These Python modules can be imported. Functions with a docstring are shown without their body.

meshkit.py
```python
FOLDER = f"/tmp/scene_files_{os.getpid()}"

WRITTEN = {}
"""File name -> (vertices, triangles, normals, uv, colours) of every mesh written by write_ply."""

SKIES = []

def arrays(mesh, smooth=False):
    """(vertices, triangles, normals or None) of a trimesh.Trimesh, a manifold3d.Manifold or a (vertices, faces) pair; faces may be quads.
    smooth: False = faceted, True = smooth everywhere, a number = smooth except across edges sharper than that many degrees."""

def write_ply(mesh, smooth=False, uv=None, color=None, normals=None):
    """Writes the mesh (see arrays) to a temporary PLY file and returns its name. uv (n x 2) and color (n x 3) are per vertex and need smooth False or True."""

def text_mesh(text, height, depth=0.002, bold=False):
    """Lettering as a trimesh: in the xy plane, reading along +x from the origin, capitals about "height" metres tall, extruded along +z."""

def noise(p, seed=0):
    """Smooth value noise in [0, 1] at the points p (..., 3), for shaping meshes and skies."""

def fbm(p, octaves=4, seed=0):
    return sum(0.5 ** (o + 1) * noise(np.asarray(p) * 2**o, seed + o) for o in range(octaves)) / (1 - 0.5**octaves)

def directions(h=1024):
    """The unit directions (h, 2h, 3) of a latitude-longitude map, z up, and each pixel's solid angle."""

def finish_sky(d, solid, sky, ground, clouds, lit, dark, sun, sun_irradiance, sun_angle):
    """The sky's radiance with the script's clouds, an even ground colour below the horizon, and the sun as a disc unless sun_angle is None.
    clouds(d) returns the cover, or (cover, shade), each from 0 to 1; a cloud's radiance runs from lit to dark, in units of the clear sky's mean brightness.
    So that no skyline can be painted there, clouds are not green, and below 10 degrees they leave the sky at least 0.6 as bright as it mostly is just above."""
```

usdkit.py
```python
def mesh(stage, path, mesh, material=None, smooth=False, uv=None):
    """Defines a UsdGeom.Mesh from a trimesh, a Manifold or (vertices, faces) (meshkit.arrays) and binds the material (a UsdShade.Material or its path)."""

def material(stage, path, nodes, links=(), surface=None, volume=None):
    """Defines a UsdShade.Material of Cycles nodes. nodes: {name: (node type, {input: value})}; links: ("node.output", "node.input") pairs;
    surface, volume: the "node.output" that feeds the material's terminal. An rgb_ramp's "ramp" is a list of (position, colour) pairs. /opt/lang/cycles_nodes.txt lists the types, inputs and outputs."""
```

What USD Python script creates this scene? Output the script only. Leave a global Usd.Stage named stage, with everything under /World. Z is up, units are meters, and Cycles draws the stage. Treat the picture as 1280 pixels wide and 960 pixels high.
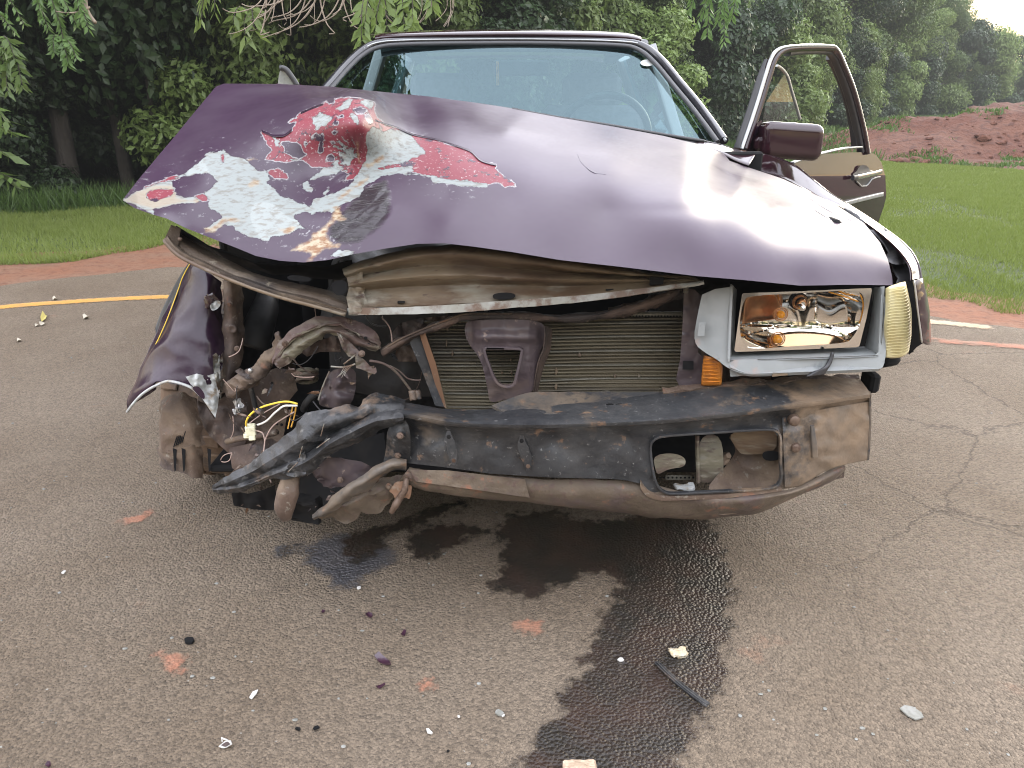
import math, random
import numpy as np, trimesh, shapely
from shapely.geometry import Polygon, LineString, Point, MultiPolygon
from shapely.ops import unary_union
from scipy.interpolate import RBFInterpolator, PchipInterpolator
from scipy.spatial import Delaunay
import usdkit, meshkit
from meshkit import fbm, noise
from pxr import Usd, UsdGeom, UsdLux, UsdShade, Gf, Sdf, Vt

rng = np.random.default_rng(7)
random.seed(7)
stage = Usd.Stage.CreateInMemory()
UsdGeom.SetStageUpAxis(stage, UsdGeom.Tokens.z)
UsdGeom.SetStageMetersPerUnit(stage, 1.0)
UsdGeom.Xform.Define(stage, '/World')
UsdGeom.Scope.Define(stage, '/World/Looks')

# ------------------------------------------------------------------ camera, sky, sun, exposure
FPX, PITCH, CAM = 940.0, math.radians(20.96), np.array([0.0, -1.45, 1.15])
cam = UsdGeom.Camera.Define(stage, '/World/camera')
cam.CreateHorizontalApertureAttr(36.0); cam.CreateVerticalApertureAttr(27.0)
cam.CreateFocalLengthAttr(36.0 * FPX / 1280)
cam.CreateClippingRangeAttr(Gf.Vec2f(0.05, 2000))
cam.CreateExposureAttr(2.4)
cx = UsdGeom.Xformable(cam)
cx.AddTranslateOp().Set(Gf.Vec3d(*CAM))
cx.AddRotateXOp().Set(90 - math.degrees(PITCH))

SUN_AZ, SUN_EL = math.radians(42), math.radians(13)      # azimuth from +y towards +x
sun_dir = np.array([math.sin(SUN_AZ) * math.cos(SUN_EL), math.cos(SUN_AZ) * math.cos(SUN_EL), math.sin(SUN_EL)])
SKY_STRENGTH = 0.13

def M(name, nodes, links=(), surface='p.BSDF', **k):
    return usdkit.material(stage, '/World/Looks/' + name, nodes, links, surface=surface, **k)

M('sky_look', {'s': ('sky_texture', {'sky_type': 'single_scattering', 'sun_disc': False, 'sun_elevation': SUN_EL, 'sun_rotation': SUN_AZ, 'air_density': 1.0, 'aerosol_density': 1.8, 'ozone_density': 1.0}),
               'tc': ('texture_coordinate', {}), 'mp': ('mapping', {'scale': (1.2, 1.2, 3.0)}), 'n': ('noise_texture', {'scale': 1.6, 'detail': 6.0, 'roughness': 0.6}),
               'r': ('map_range', {'from_min': 0.30, 'from_max': 0.58, 'to_min': 0.90, 'to_max': 1.0, 'clamp': True}),
               'sx': ('separate_xyz', {}), 'rz': ('map_range', {'from_min': -.06, 'from_max': .02, 'clamp': True}), 'mu': ('math', {'math_type': 'multiply'}), 'cr': ('rgb_ramp', {'ramp': [(0.0, (1.55, 1.2, .58)), (.07, (2.1, 1.75, 1.0)), (.14, (2.7, 2.5, 2.0)), (.36, (4.0, 4.0, 4.2)), (.62, (5.2, 5.3, 5.9)), (1.0, (5.2, 5.3, 5.9))]}), 'm': ('mix', {}), 'b': ('background_shader', {'strength': SKY_STRENGTH})},
  [('tc.generated', 'mp.vector'), ('mp.vector', 'n.vector'), ('n.fac', 'r.value'), ('tc.generated', 'sx.vector'), ('sx.z', 'cr.fac'), ('cr.color', 'm.color2'), ('sx.z', 'rz.value'), ('rz.result', 'mu.value1'), ('r.result', 'mu.value2'), ('mu.value', 'm.fac'), ('s.color', 'm.color1'), ('m.color', 'b.color')], surface='b.background')
dome = UsdLux.DomeLight.Define(stage, '/World/sky')
dome.GetPrim().SetCustomDataByKey('kind', 'structure')
UsdShade.MaterialBindingAPI.Apply(dome.GetPrim()).Bind(UsdShade.Material.Get(stage, '/World/Looks/sky_look'))
sun = UsdLux.DistantLight.Define(stage, '/World/sun')
sun.CreateNormalizeAttr(True); sun.CreateIntensityAttr(0.17); sun.CreateAngleAttr(45.0); sun.CreateColorAttr(Gf.Vec3f(1.0, 0.90, 0.74))
zc = Gf.Vec3d(*map(float, sun_dir)); rot = Gf.Rotation(Gf.Vec3d(0, 0, 1), zc)
UsdGeom.Xformable(sun).AddTransformOp().Set(Gf.Matrix4d().SetRotate(rot))

# ------------------------------------------------------------------ measuring: a pixel of the 1280 x 960 photograph to a point at a chosen depth
FW, UP = np.array([0, math.cos(PITCH), -math.sin(PITCH)]), np.array([0, math.sin(PITCH), math.cos(PITCH)])
def ray(px, py):
    px, py = np.asarray(px, float), np.asarray(py, float)
    return np.stack([(px - 640) / FPX, FW[1] + UP[1] * (480 - py) / FPX, FW[2] + UP[2] * (480 - py) / FPX], -1)
def P(px, py, y):
    d = ray(px, py); return CAM + d * ((np.asarray(y, float) - CAM[1]) / d[..., 1])[..., None]
def PX(px, py, x):
    d = ray(px, py); return CAM + d * ((np.asarray(x, float) - CAM[0]) / d[..., 0])[..., None]
def G(px, py, z=0.0):
    d = ray(px, py); return CAM + d * ((z - CAM[2]) / d[..., 2])[..., None]
def PL(px, py, a, n):                                     # on the plane through a with normal n
    d = ray(px, py); a, n = np.asarray(a, float), np.asarray(n, float)
    return CAM + d * (((a - CAM) @ n) / (d @ n))[..., None]

# ------------------------------------------------------------------ prims
used = {}
def numbered(path):
    k = used.get(path, -1) + 1; used[path] = k
    return path if k == 0 else f'{path}_{k:03d}'
def cd(prim, **k):
    for a, b in k.items():
        if b: prim.SetCustomDataByKey(a, b)
def path_of(parent): return '/World' if parent is None else str(parent.GetPath())
def obj(name, mesh, material, parent=None, smooth=False, prim=None, **k):
    m = usdkit.mesh(stage, numbered(path_of(parent) + '/' + name), mesh, '/World/Looks/' + material, smooth=smooth)
    if prim:
        for a, v in prim.items():
            v = np.asarray(v, np.float32)
            UsdGeom.PrimvarsAPI(m).CreatePrimvar(a, Sdf.ValueTypeNames.Color3fArray, 'vertex').Set(Vt.Vec3fArray.FromNumpy(v))
    cd(m.GetPrim(), **k)
    return m.GetPrim()
def thing(name, label, category, loc=(0, 0, 0), rz=0.0, group=None):
    x = UsdGeom.Xform.Define(stage, numbered('/World/' + name))
    if any(loc) or rz:
        x.AddTranslateOp().Set(Gf.Vec3d(*map(float, loc))); x.AddRotateZOp().Set(math.degrees(rz))
    cd(x.GetPrim(), label=label, category=category, group=group)
    return x.GetPrim()
def copy_of(src, name, label, category, loc, rz=0.0, s=(1, 1, 1), group=None):
    x = UsdGeom.Xform.Define(stage, numbered('/World/' + name))
    x.AddTranslateOp().Set(Gf.Vec3d(*map(float, loc))); x.AddRotateZOp().Set(math.degrees(rz)); x.AddScaleOp().Set(Gf.Vec3f(*map(float, s)))
    x.GetPrim().GetReferences().AddInternalReference(src if isinstance(src, (str, Sdf.Path)) else src.GetPath()); x.GetPrim().SetInstanceable(True)
    cd(x.GetPrim(), label=label, category=category, group=group)
    return x.GetPrim()
def tm(v, f): return trimesh.Trimesh(np.asarray(v, float), np.asarray(f, int), process=False)
def cat(ms): return trimesh.util.concatenate([m if isinstance(m, trimesh.Trimesh) else tm(*m) for m in ms])

# ------------------------------------------------------------------ sheet-metal builders
def creased(p, seed):
    """Buckled sheet metal: sharp folds between flat facets."""
    a = 1 - 2 * np.abs(2 * noise(p * .8, seed) - 1); b = 1 - 2 * np.abs(2 * noise(p * 1.9 + 7.7, seed + 1) - 1)
    return .75 * a + .40 * b + .5 * (fbm(p, 2, seed + 2) - .5)
def ragged(v, h, w, amp, seed):
    """Torn first and last rows."""
    g = v.reshape(h, w, 3).copy()
    for e, o in ((0, 1), (h - 1, h - 2)):
        d = g[e] - g[o]; d /= np.linalg.norm(d, axis=1)[:, None] + 1e-9; k = noise(g[e] / .012, seed + 9) - .5 + .6 * (noise(g[e] / .035, seed + 8) - .5); g[e] = g[e] + d * (np.minimum(amp, .012) * .8 * k)[:, None]
    return g.reshape(-1, 3)
def resample(pts, step):
    pts = np.asarray(pts, float); out = []
    for a, b in zip(pts, np.roll(pts, -1, 0)):
        n = max(1, int(np.ceil(np.linalg.norm(b[:2] - a[:2]) / step)))
        out.append(a + (b - a) * (np.arange(n) / n)[:, None])
    return np.vstack(out)
def rounded(poly, r=2.0, close=True):
    """Chaikin-smoothed outline."""
    p = np.asarray(poly, float)
    for _ in range(2):
        q = np.roll(p, -1, 0); p = np.stack([p * .75 + q * .25, p * .25 + q * .75], 1).reshape(-1, p.shape[1])
    return p
def depth_field(ctrl, smoothing=0.0):
    c = np.asarray(ctrl, float)
    if len(c) == 1: return lambda q: np.full(len(q), c[0, 2])
    if len(c) < 4:
        A = np.c_[c[:, :2], np.ones(len(c))]; s = np.linalg.lstsq(A, c[:, 2], rcond=None)[0]
        return lambda q: np.c_[q, np.ones(len(q))] @ s
    r = RBFInterpolator(c[:, :2] / 100, c[:, 2], kernel='thin_plate_spline', smoothing=smoothing)
    return lambda q: r(np.asarray(q) / 100)
def flat_tri(outline, step, holes=()):
    poly = Polygon(outline, holes)
    if not poly.is_valid: poly = poly.buffer(0)
    if poly.geom_type != 'Polygon': poly = max(poly.geoms, key=lambda g: g.area)
    rings = [resample(np.array(r.coords)[:-1], step) for r in [poly.exterior, *poly.interiors]]
    x0, y0, x1, y1 = poly.bounds
    gx, gy = np.meshgrid(np.arange(x0, x1, step), np.arange(y0, y1, step * .87)); gx = gx + (np.arange(gx.shape[0]) % 2)[:, None] * step / 2
    g = np.c_[gx.ravel(), gy.ravel()]
    inner = poly.buffer(-step * .45)
    g = g[shapely.contains_xy(inner, g[:, 0], g[:, 1])] if not inner.is_empty else g[:0]
    pts = np.vstack([*rings, g]); tri = Delaunay(pts).simplices
    c = pts[tri].mean(1); tri = tri[shapely.contains_xy(poly, c[:, 0], c[:, 1])]
    a = pts[tri]; s = np.cross(a[:, 1] - a[:, 0], a[:, 2] - a[:, 0]); tri = tri[np.abs(s) > 1e-6]; s = s[np.abs(s) > 1e-6]
    tri[s > 0] = tri[s > 0][:, ::-1]                      # image y is down: faces the camera
    at, loops = 0, []
    for r in rings: loops.append((at, len(r))); at += len(r)
    return pts, tri, loops
def patch(outline, ctrl, step=4, th=.003, holes=(), wrinkle=None, extra=None, place=P, smoothing=0.0):
    """A bent sheet: its outline and the depths across it as measured on the photograph. Returns (mesh, front points in pixels, count)."""
    q, tri, loops = flat_tri(outline, step, holes)
    y = depth_field(ctrl, smoothing)(q)
    if wrinkle is not None:
        amp, sc, seed = wrinkle; y = y + amp * creased(np.c_[q / sc, np.full(len(q), seed * 3.7)], seed)
    if extra is not None: y = y + extra(q)
    f, n = place(q[:, 0], q[:, 1], y), len(q)
    d = ray(q[:, 0], q[:, 1]); d /= np.linalg.norm(d, axis=1)[:, None]
    b = f + d * th
    V, F = [f, b], [tri, tri[:, ::-1] + n]; at = 2 * n
    for s, k in loops:
        i = np.arange(s, s + k); j = np.roll(i, -1)
        V += [f[i], b[i]]; a = at + np.arange(k); c = np.roll(a, -1)
        F += [np.c_[a, c, c + k], np.c_[a, c + k, a + k]]; at += 2 * k
    return tm(np.vstack(V), np.vstack(F)), q, n
def poly3(pts, n):
    """A smooth line of n points through 3-D points."""
    p = np.asarray(pts, float); t = np.r_[0, np.cumsum(np.linalg.norm(np.diff(p, axis=0), axis=1))]
    keep = np.r_[True, np.diff(t) > 1e-9]; p, t = p[keep], t[keep]
    if len(p) == 2: return p[0] + (p[1] - p[0]) * np.linspace(0, 1, n)[:, None]
    return PchipInterpolator(t, p)(np.linspace(0, t[-1], n))
def loft(rows, n=40, m=4, th=.003, straight=False, wrinkle=None):
    """A sheet through rows of (px, py, depth) lines."""
    R = np.array([poly3(P(*np.asarray(r, float).T), n) for r in rows])
    if straight or len(R) == 2:
        t = np.linspace(0, len(R) - 1, (len(R) - 1) * m + 1); i = np.minimum(t.astype(int), len(R) - 2); R = R[i] + (R[i + 1] - R[i]) * (t - i)[:, None, None]
    else: R = PchipInterpolator(np.arange(len(R)), R)(np.linspace(0, len(R) - 1, (len(R) - 1) * m + 1))
    return sheet(R, th, wrinkle)
def sheet(R, th=.003, wrinkle=None):
    h, w = R.shape[:2]; v = R.reshape(-1, 3)
    i = np.arange(h * w).reshape(h, w); a, b, c, d = i[:-1, :-1].ravel(), i[:-1, 1:].ravel(), i[1:, 1:].ravel(), i[1:, :-1].ravel()
    F = np.vstack([np.c_[a, d, c], np.c_[a, c, b]])
    m = tm(v, F); nrm = meshkit.arrays(m, True)[2]
    if (nrm * (v - CAM)).sum(1).mean() > 0: F = F[:, ::-1]; nrm = -nrm
    if wrinkle is not None:
        amp, sc, seed = wrinkle; v = v + nrm * (amp * creased(v / sc + seed * 5.1, seed))[:, None]; v = ragged(v, h, w, amp, seed)
    b_ = v - nrm * th; n = len(v)
    ring = np.r_[i[0], i[1:, -1], i[-1, -2::-1], i[-2:0:-1, 0]]; j = np.roll(ring, -1)
    F2 = np.vstack([F, F[:, ::-1] + n, np.c_[ring, j, j + n], np.c_[ring, j + n, ring + n]])
    return tm(np.vstack([v, b_]), F2)
def sweep(pts, prof, n=24, up=(0, 0, 1), scale=None, twist=None, cap=True):
    """A closed profile (k x 2: side, up) along a smooth 3-D line."""
    p = poly3(pts, n); t = np.gradient(p, axis=0); t /= np.linalg.norm(t, axis=1)[:, None] + 1e-12
    s = np.cross(t, np.asarray(up, float)); s /= np.linalg.norm(s, axis=1)[:, None] + 1e-9; u = np.cross(s, t)
    prof = np.asarray(prof, float); k = len(prof)
    sc = np.ones(n) if scale is None else np.interp(np.linspace(0, 1, n), np.linspace(0, 1, len(scale)), scale)
    tw = np.zeros(n) if twist is None else np.interp(np.linspace(0, 1, n), np.linspace(0, 1, len(twist)), twist)
    c, si = np.cos(tw)[:, None], np.sin(tw)[:, None]
    A, B = s * c + u * si, u * c - s * si
    v = (p[:, None] + sc[:, None, None] * (prof[None, :, :1] * A[:, None] + prof[None, :, 1:] * B[:, None])).reshape(-1, 3)
    i = np.arange(n * k).reshape(n, k); a, b, c2, d = i[:-1], np.roll(i[:-1], -1, 1), np.roll(i[1:], -1, 1), i[1:]
    F = [np.c_[a.ravel(), b.ravel(), c2.ravel()], np.c_[a.ravel(), c2.ravel(), d.ravel()]]
    if cap:
        for e, o in ((0, 1), (n - 1, -1)):
            r = i[e][::-1] if o == 1 else i[e]
            F.append(np.c_[np.full(k - 2, r[0]), r[1:-1], r[2:]])
    m = tm(v, np.vstack(F))
    if m.volume < 0: m.invert()
    return m
def tube(pts, r, n=24, k=8, scale=None):
    a = np.arange(k) * 2 * np.pi / k
    return sweep(pts, np.c_[np.cos(a), np.sin(a)] * r, n, up=(.13, .21, .97), scale=scale)
def rrect(w, h, r=.2, k=3):
    r = r * min(w, h); out = []
    for sx, sy, a0 in ((1, 1, 0), (-1, 1, 90), (-1, -1, 180), (1, -1, 270)):
        for a in np.radians(np.linspace(a0, a0 + 90, k)): out.append((sx * (w / 2 - r) + r * math.cos(a), sy * (h / 2 - r) + r * math.sin(a)))
    return np.array(out)
def box(c, s, rz=0, rx=0, bevel=.006):
    import manifold3d as m3
    s = np.asarray(s, float); b = min(bevel, s.min() * .3)
    pts = np.array([[i * (s[0] / 2 - b * (k != 0)), j * (s[1] / 2 - b * (k != 1)), l * (s[2] / 2 - b * (k != 2))] for i in (-1, 1) for j in (-1, 1) for l in (-1, 1) for k in range(3)])
    m = trimesh.convex.convex_hull(pts)
    T = trimesh.transformations.euler_matrix(rx, 0, rz); T[:3, 3] = c; m.apply_transform(T)
    return m
def lathe(prof, k=48):
    """(radius, height) profile turned about z."""
    p = np.asarray(prof, float); a = np.arange(k) * 2 * np.pi / k; n = len(p)
    v = np.stack([p[:, None, 0] * np.cos(a), p[:, None, 0] * np.sin(a), np.repeat(p[:, 1:], k, 1)], -1).reshape(-1, 3)
    i = np.arange(n * k).reshape(n, k); x, y, z, w = i[:-1], np.roll(i[:-1], -1, 1), np.roll(i[1:], -1, 1), i[1:]
    m = tm(v, np.vstack([np.c_[x.ravel(), y.ravel(), z.ravel()], np.c_[x.ravel(), z.ravel(), w.ravel()]]))
    if m.volume < 0: m.invert()
    return m
def crumple(m, amp, sc, seed=0):
    v = np.array(m.vertices); d = np.stack([fbm(v / sc + 11.3 * k + seed, 3, seed + k) for k in range(3)], -1) - .5
    return tm(v + 2 * amp * d, m.faces)
def refine(m, L):
    v, f = trimesh.remesh.subdivide_to_size(m.vertices, m.faces, L); return tm(v, f)

# ------------------------------------------------------------------ materials
def look(name, base, spots=(), rough=.6, rvar=.15, metal=0.0, coat=0.0, bump=(0, 0), spec=.5, stretch=(1, 1, 1), xmud=None, **extra):
    """spots: (colour, noise scale, low, high): where the noise is above low..high the colour takes over. bump: (scale, metres)."""
    N = {'g': ('geometry', {}), 'mp': ('mapping', {'scale': stretch}), 'p': ('principled_bsdf', {'base_color': base, 'roughness': rough, 'metallic': metal, 'coat_weight': coat, 'specular_ior_level': spec, **extra})}
    L = [('g.position', 'mp.vector')]
    last = None
    for i, (c, sc, lo, hi) in enumerate(spots):
        N[f'n{i}'] = ('noise_texture', {'scale': sc, 'detail': 5.0, 'roughness': .65}); N[f'r{i}'] = ('map_range', {'from_min': lo, 'from_max': hi, 'clamp': True})
        N[f'm{i}'] = ('mix', {'color1': base, 'color2': c})
        L += [('mp.vector', f'n{i}.vector'), (f'n{i}.fac', f'r{i}.value'), (f'r{i}.result', f'm{i}.fac')]
        if last: L.append((last, f'm{i}.color1'))
        last = f'm{i}.color'
    if xmud:                                               # dried mud towards the end of the part: colours, start and end in metres along x
        N['xs'] = ('separate_xyz', {}); N['xr'] = ('map_range', {'from_min': xmud[2], 'from_max': xmud[3], 'to_min': -.30, 'to_max': .24}); N['xn'] = ('noise_texture', {'scale': 9.0, 'detail': 7.0, 'roughness': .7}); N['xa'] = ('math', {'math_type': 'add'}); N['xm'] = ('map_range', {'from_min': .46, 'from_max': .60, 'to_max': .92, 'clamp': True})
        N['xc'] = ('noise_texture', {'scale': 24.0, 'detail': 5.0}); N['xd'] = ('map_range', {'from_min': .42, 'from_max': .62, 'clamp': True}); N['xk'] = ('mix', {'color1': xmud[0], 'color2': xmud[1]}); N['xx'] = ('mix', {'color1': base})
        L += [('g.position', 'xs.vector'), ('xs.x', 'xr.value'), ('g.position', 'xn.vector'), ('g.position', 'xc.vector'), ('xr.result', 'xa.value1'), ('xn.fac', 'xa.value2'), ('xa.value', 'xm.value'), ('xm.result', 'xx.fac'), ('xc.fac', 'xd.value'), ('xd.result', 'xk.fac'), ('xk.color', 'xx.color2')]
        if last: L.append((last, 'xx.color1'))
        last = 'xx.color'
    if last: L.append((last, 'p.base_color'))
    if rvar:
        N['rn'] = ('noise_texture', {'scale': 14.0, 'detail': 4.0}); N['rr'] = ('map_range', {'from_min': .3, 'from_max': .7, 'to_min': max(.05, rough - rvar), 'to_max': min(1, rough + rvar), 'clamp': True})
        L += [('mp.vector', 'rn.vector'), ('rn.fac', 'rr.value'), ('rr.result', 'p.roughness')]
    if bump[1]:
        N['bn'] = ('noise_texture', {'scale': bump[0], 'detail': 6.0, 'roughness': .6}); N['b'] = ('bump', {'distance': bump[1], 'strength': 1.0})
        L += [('mp.vector', 'bn.vector'), ('bn.fac', 'b.height'), ('b.normal', 'p.normal')]
    return M(name, N, L)

DUST, RED_DUST = (.20, .13, .08), (.24, .095, .045)
look('paint', (.014, .004, .009), [((.05, .035, .03), 9, .58, .80)], .22, .08, coat=.6, coat_roughness=.08)
look('paint_clean', (.009, .003, .0045), [], .09, .03, coat=.5, coat_roughness=.03)
look('fender_paint', (.011, .005, .0105), [((.032, .022, .028), 5, .55, .75)], .22, .07, coat=.1, coat_roughness=.1, spec=.35, bump=(30, .0010))
look('bare_metal', (.22, .228, .22), [((.16, .115, .07), 22, .52, .64), ((.31, .32, .31), 40, .4, .6)], .5, .15, bump=(90, .0006))
look('dark_plastic', (.007, .0075, .008), [((.021, .021, .022), 7, .44, .62), ((.085, .060, .042), 9, .54, .66), ((.004, .004, .0045), 16, .52, .60), ((.055, .053, .05), 45, .60, .68)], .46, .18, bump=(28, .006))
look('bumper_metal', (.009, .0095, .0105), [((.028, .028, .028), 5, .46, .66), ((.014, .015, .016), 14, .52, .62), ((.075, .058, .042), 4, .56, .68), ((.09, .055, .034), 26, .62, .70), ((.10, .098, .094), 90, .63, .69)], .44, .18, bump=(45, .0022), xmud=((.085, .062, .042), (.12, .085, .055), .28, .80))
look('bumper_dusty', (.024, .024, .024), [((.105, .080, .056), 4.5, .38, .58), ((.018, .018, .019), 11, .53, .60), ((.115, .070, .042), 17, .58, .68), ((.16, .135, .10), 33, .66, .72)], .6, .15, bump=(45, .0014))
look('mud_metal', (.060, .038, .026), [((.105, .074, .048), 7, .42, .62), ((.030, .020, .016), 5, .50, .64), ((.12, .055, .03), 18, .60, .70), ((.14, .12, .095), 60, .60, .68)], .75, .12, bump=(38, .005))
look('valance_metal', (.048, .034, .021), [((.088, .066, .045), 5, .42, .62), ((.042, .028, .025), 9, .52, .66), ((.13, .055, .03), 20, .58, .68), ((.05, .03, .022), 45, .56, .64)], .7, .12, bump=(45, .004))
look('inner_metal', (.115, .085, .052), [((.062, .038, .022), 5, .40, .58), ((.17, .155, .12), 8, .52, .66), ((.055, .034, .02), 14, .56, .68), ((.05, .03, .02), 50, .60, .68)], .6, .12, bump=(40, .0025), stretch=(.45, 1, 1.6))
look('inner_lip', (.155, .15, .125), [((.075, .045, .027), 26, .44, .56), ((.20, .20, .18), 9, .5, .62)], .6, .1, bump=(60, .0008))
look('frame_dark', (.060, .041, .026), [((.12, .095, .066), 9, .48, .64), ((.024, .017, .013), 5, .5, .62), ((.15, .125, .09), 40, .60, .68)], .72, .12, bump=(45, .004))
look('purple_metal', (.036, .026, .028), [((.07, .05, .042), 10, .50, .68), ((.20, .15, .12), 30, .64, .72)], .5, .15, bump=(50, .0006))
look('rust_edge', (.13, .068, .036), [((.19, .15, .11), 18, .55, .68)], .7, .1, bump=(70, .001))
look('dark_brown', (.042, .027, .021), [((.085, .055, .040), 8, .48, .66), ((.02, .014, .012), 5, .5, .6), ((.11, .085, .065), 50, .60, .68)], .75, .12, bump=(45, .004))
look('olive_metal', (.095, .085, .058), [((.055, .035, .028), 8, .44, .58), ((.17, .155, .12), 20, .58, .7), ((.045, .03, .022), 45, .58, .66)], .6, .15, bump=(45, .003), stretch=(.5, 1, 2))
look('bar_skin', (.062, .036, .031), [((.12, .10, .075), 9, .5, .64), ((.05, .03, .028), 14, .54, .64), ((.15, .13, .10), 70, .60, .68)], .6, .12, bump=(50, .003), stretch=(.5, 1, 2))
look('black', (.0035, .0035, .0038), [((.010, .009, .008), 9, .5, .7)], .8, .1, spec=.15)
look('engine_black', (.007, .007, .0075), [((.018, .015, .012), 7, .5, .7)], .5, .2, bump=(30, .002))
look('trim_black', (.014, .014, .015), (), .4, .1)
look('seat_cloth', (.07, .073, .08), [((.10, .10, .11), 30, .4, .6)], .9, .05)
look('cabin_grey', (.24, .25, .26), (), .8, .05)
look('chrome', (.62, .62, .60), (), .09, .02, metal=1.0)
look('reflector_chrome', (.80, .76, .70), (), .05, .02, metal=1.0)
look('silver_trim', (.30, .31, .31), (), .28, .08, metal=.8)
look('bezel_plastic', (.165, .176, .175), [((.190, .199, .196), 7, .45, .6), ((.22, .17, .15), 8, .60, .70), ((.10, .11, .112), 20, .60, .72)], .42, .1, bump=(25, .0006))
look('amber', (.62, .22, .03), [((.30, .12, .04), 22, .5, .64), ((.75, .36, .06), 9, .5, .7)], .3, .1, transmission_weight=.25)
look('amber_bulb', (.95, .42, .03), (), .18, .05, transmission_weight=.4)
look('lens_yellow', (.50, .44, .22), [((.44, .34, .13), 9, .5, .66), ((.56, .52, .34), 5, .5, .66)], .3, .06, transmission_weight=.15, coat=.4)
look('copper', (.52, .28, .14), (), .3, .1, metal=1.0)
look('rad_fin', (.085, .070, .043), [((.125, .108, .070), 5, .48, .62), ((.045, .038, .027), 9, .50, .62), ((.18, .165, .13), 40, .66, .72)], .55, .12, metal=.25, bump=(120, .0008), stretch=(.25, 1, 2.2))
look('rad_tank', (.095, .088, .066), [((.15, .14, .11), 14, .5, .65)], .5, .1, metal=.3, bump=(60, .0006))
look('tyre', (.020, .018, .017), [((.085, .052, .030), 9, .36, .54), ((.10, .066, .040), 22, .52, .62)], .85, .08, bump=(60, .002))
look('wire_yellow', (.62, .42, .04), (), .4, .05); look('wire_white', (.62, .60, .54), (), .5, .05); look('wire_grey', (.24, .17, .14), (), .5, .05); look('wire_orange', (.45, .24, .04), (), .5, .05)
look('connector', (.62, .60, .42), [((.35, .30, .18), 60, .55, .7)], .5, .1)
look('bolt', (.085, .058, .042), [((.05, .03, .02), 60, .5, .6)], .5, .1, metal=.5)
look('steel', (.45, .45, .44), (), .35, .1, metal=.9)
def glass(name, tint, ior=1.6, rough=0.0, refl=(1, 1, 1)):
    M(name, {'t': ('transparent_bsdf', {'color': tint}), 'gl': ('glossy_bsdf', {'color': refl, 'roughness': rough}), 'f': ('fresnel', {'IOR': ior}), 'm': ('mix_closure', {})},
      [('f.fac', 'm.fac'), ('t.BSDF', 'm.closure1'), ('gl.BSDF', 'm.closure2')], surface='m.closure')
glass('window_glass', (.36, .48, .48), 1.58, 0.0, (.66, .92, 1.0)); glass('lens_glass', (.97, .97, .96), 1.35); glass('side_glass', (.72, .82, .80), 1.7)

def leaf_look(name, dark, light, yellow, trans=.35):
    M(name, {'g': ('geometry', {}), 'r': ('rgb_ramp', {'ramp': [(0, dark), (.55, tuple((np.array(dark) + np.array(light)) / 2)), (.9, light), (1, yellow)]}), 'oi': ('object_info', {}),
             'h': ('map_range', {'from_min': 0., 'from_max': 1., 'to_min': .75, 'to_max': 1.2}), 'x': ('mix', {'mix_type': 'multiply', 'fac': 1.0}), 'cc': ('combine_xyz', {}),
             'p': ('principled_bsdf', {'roughness': .45, 'specular_ior_level': .45}), 't': ('translucent_bsdf', {}), 'm': ('mix_closure', {'fac': trans})},
      [('g.random_per_island', 'r.fac'), ('oi.random', 'h.value'), ('h.result', 'cc.x'), ('h.result', 'cc.y'), ('h.result', 'cc.z'), ('r.color', 'x.color1'), ('cc.vector', 'x.color2'),
       ('x.color', 'p.base_color'), ('x.color', 't.color'), ('p.BSDF', 'm.closure1'), ('t.BSDF', 'm.closure2')], surface='m.closure')
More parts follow.
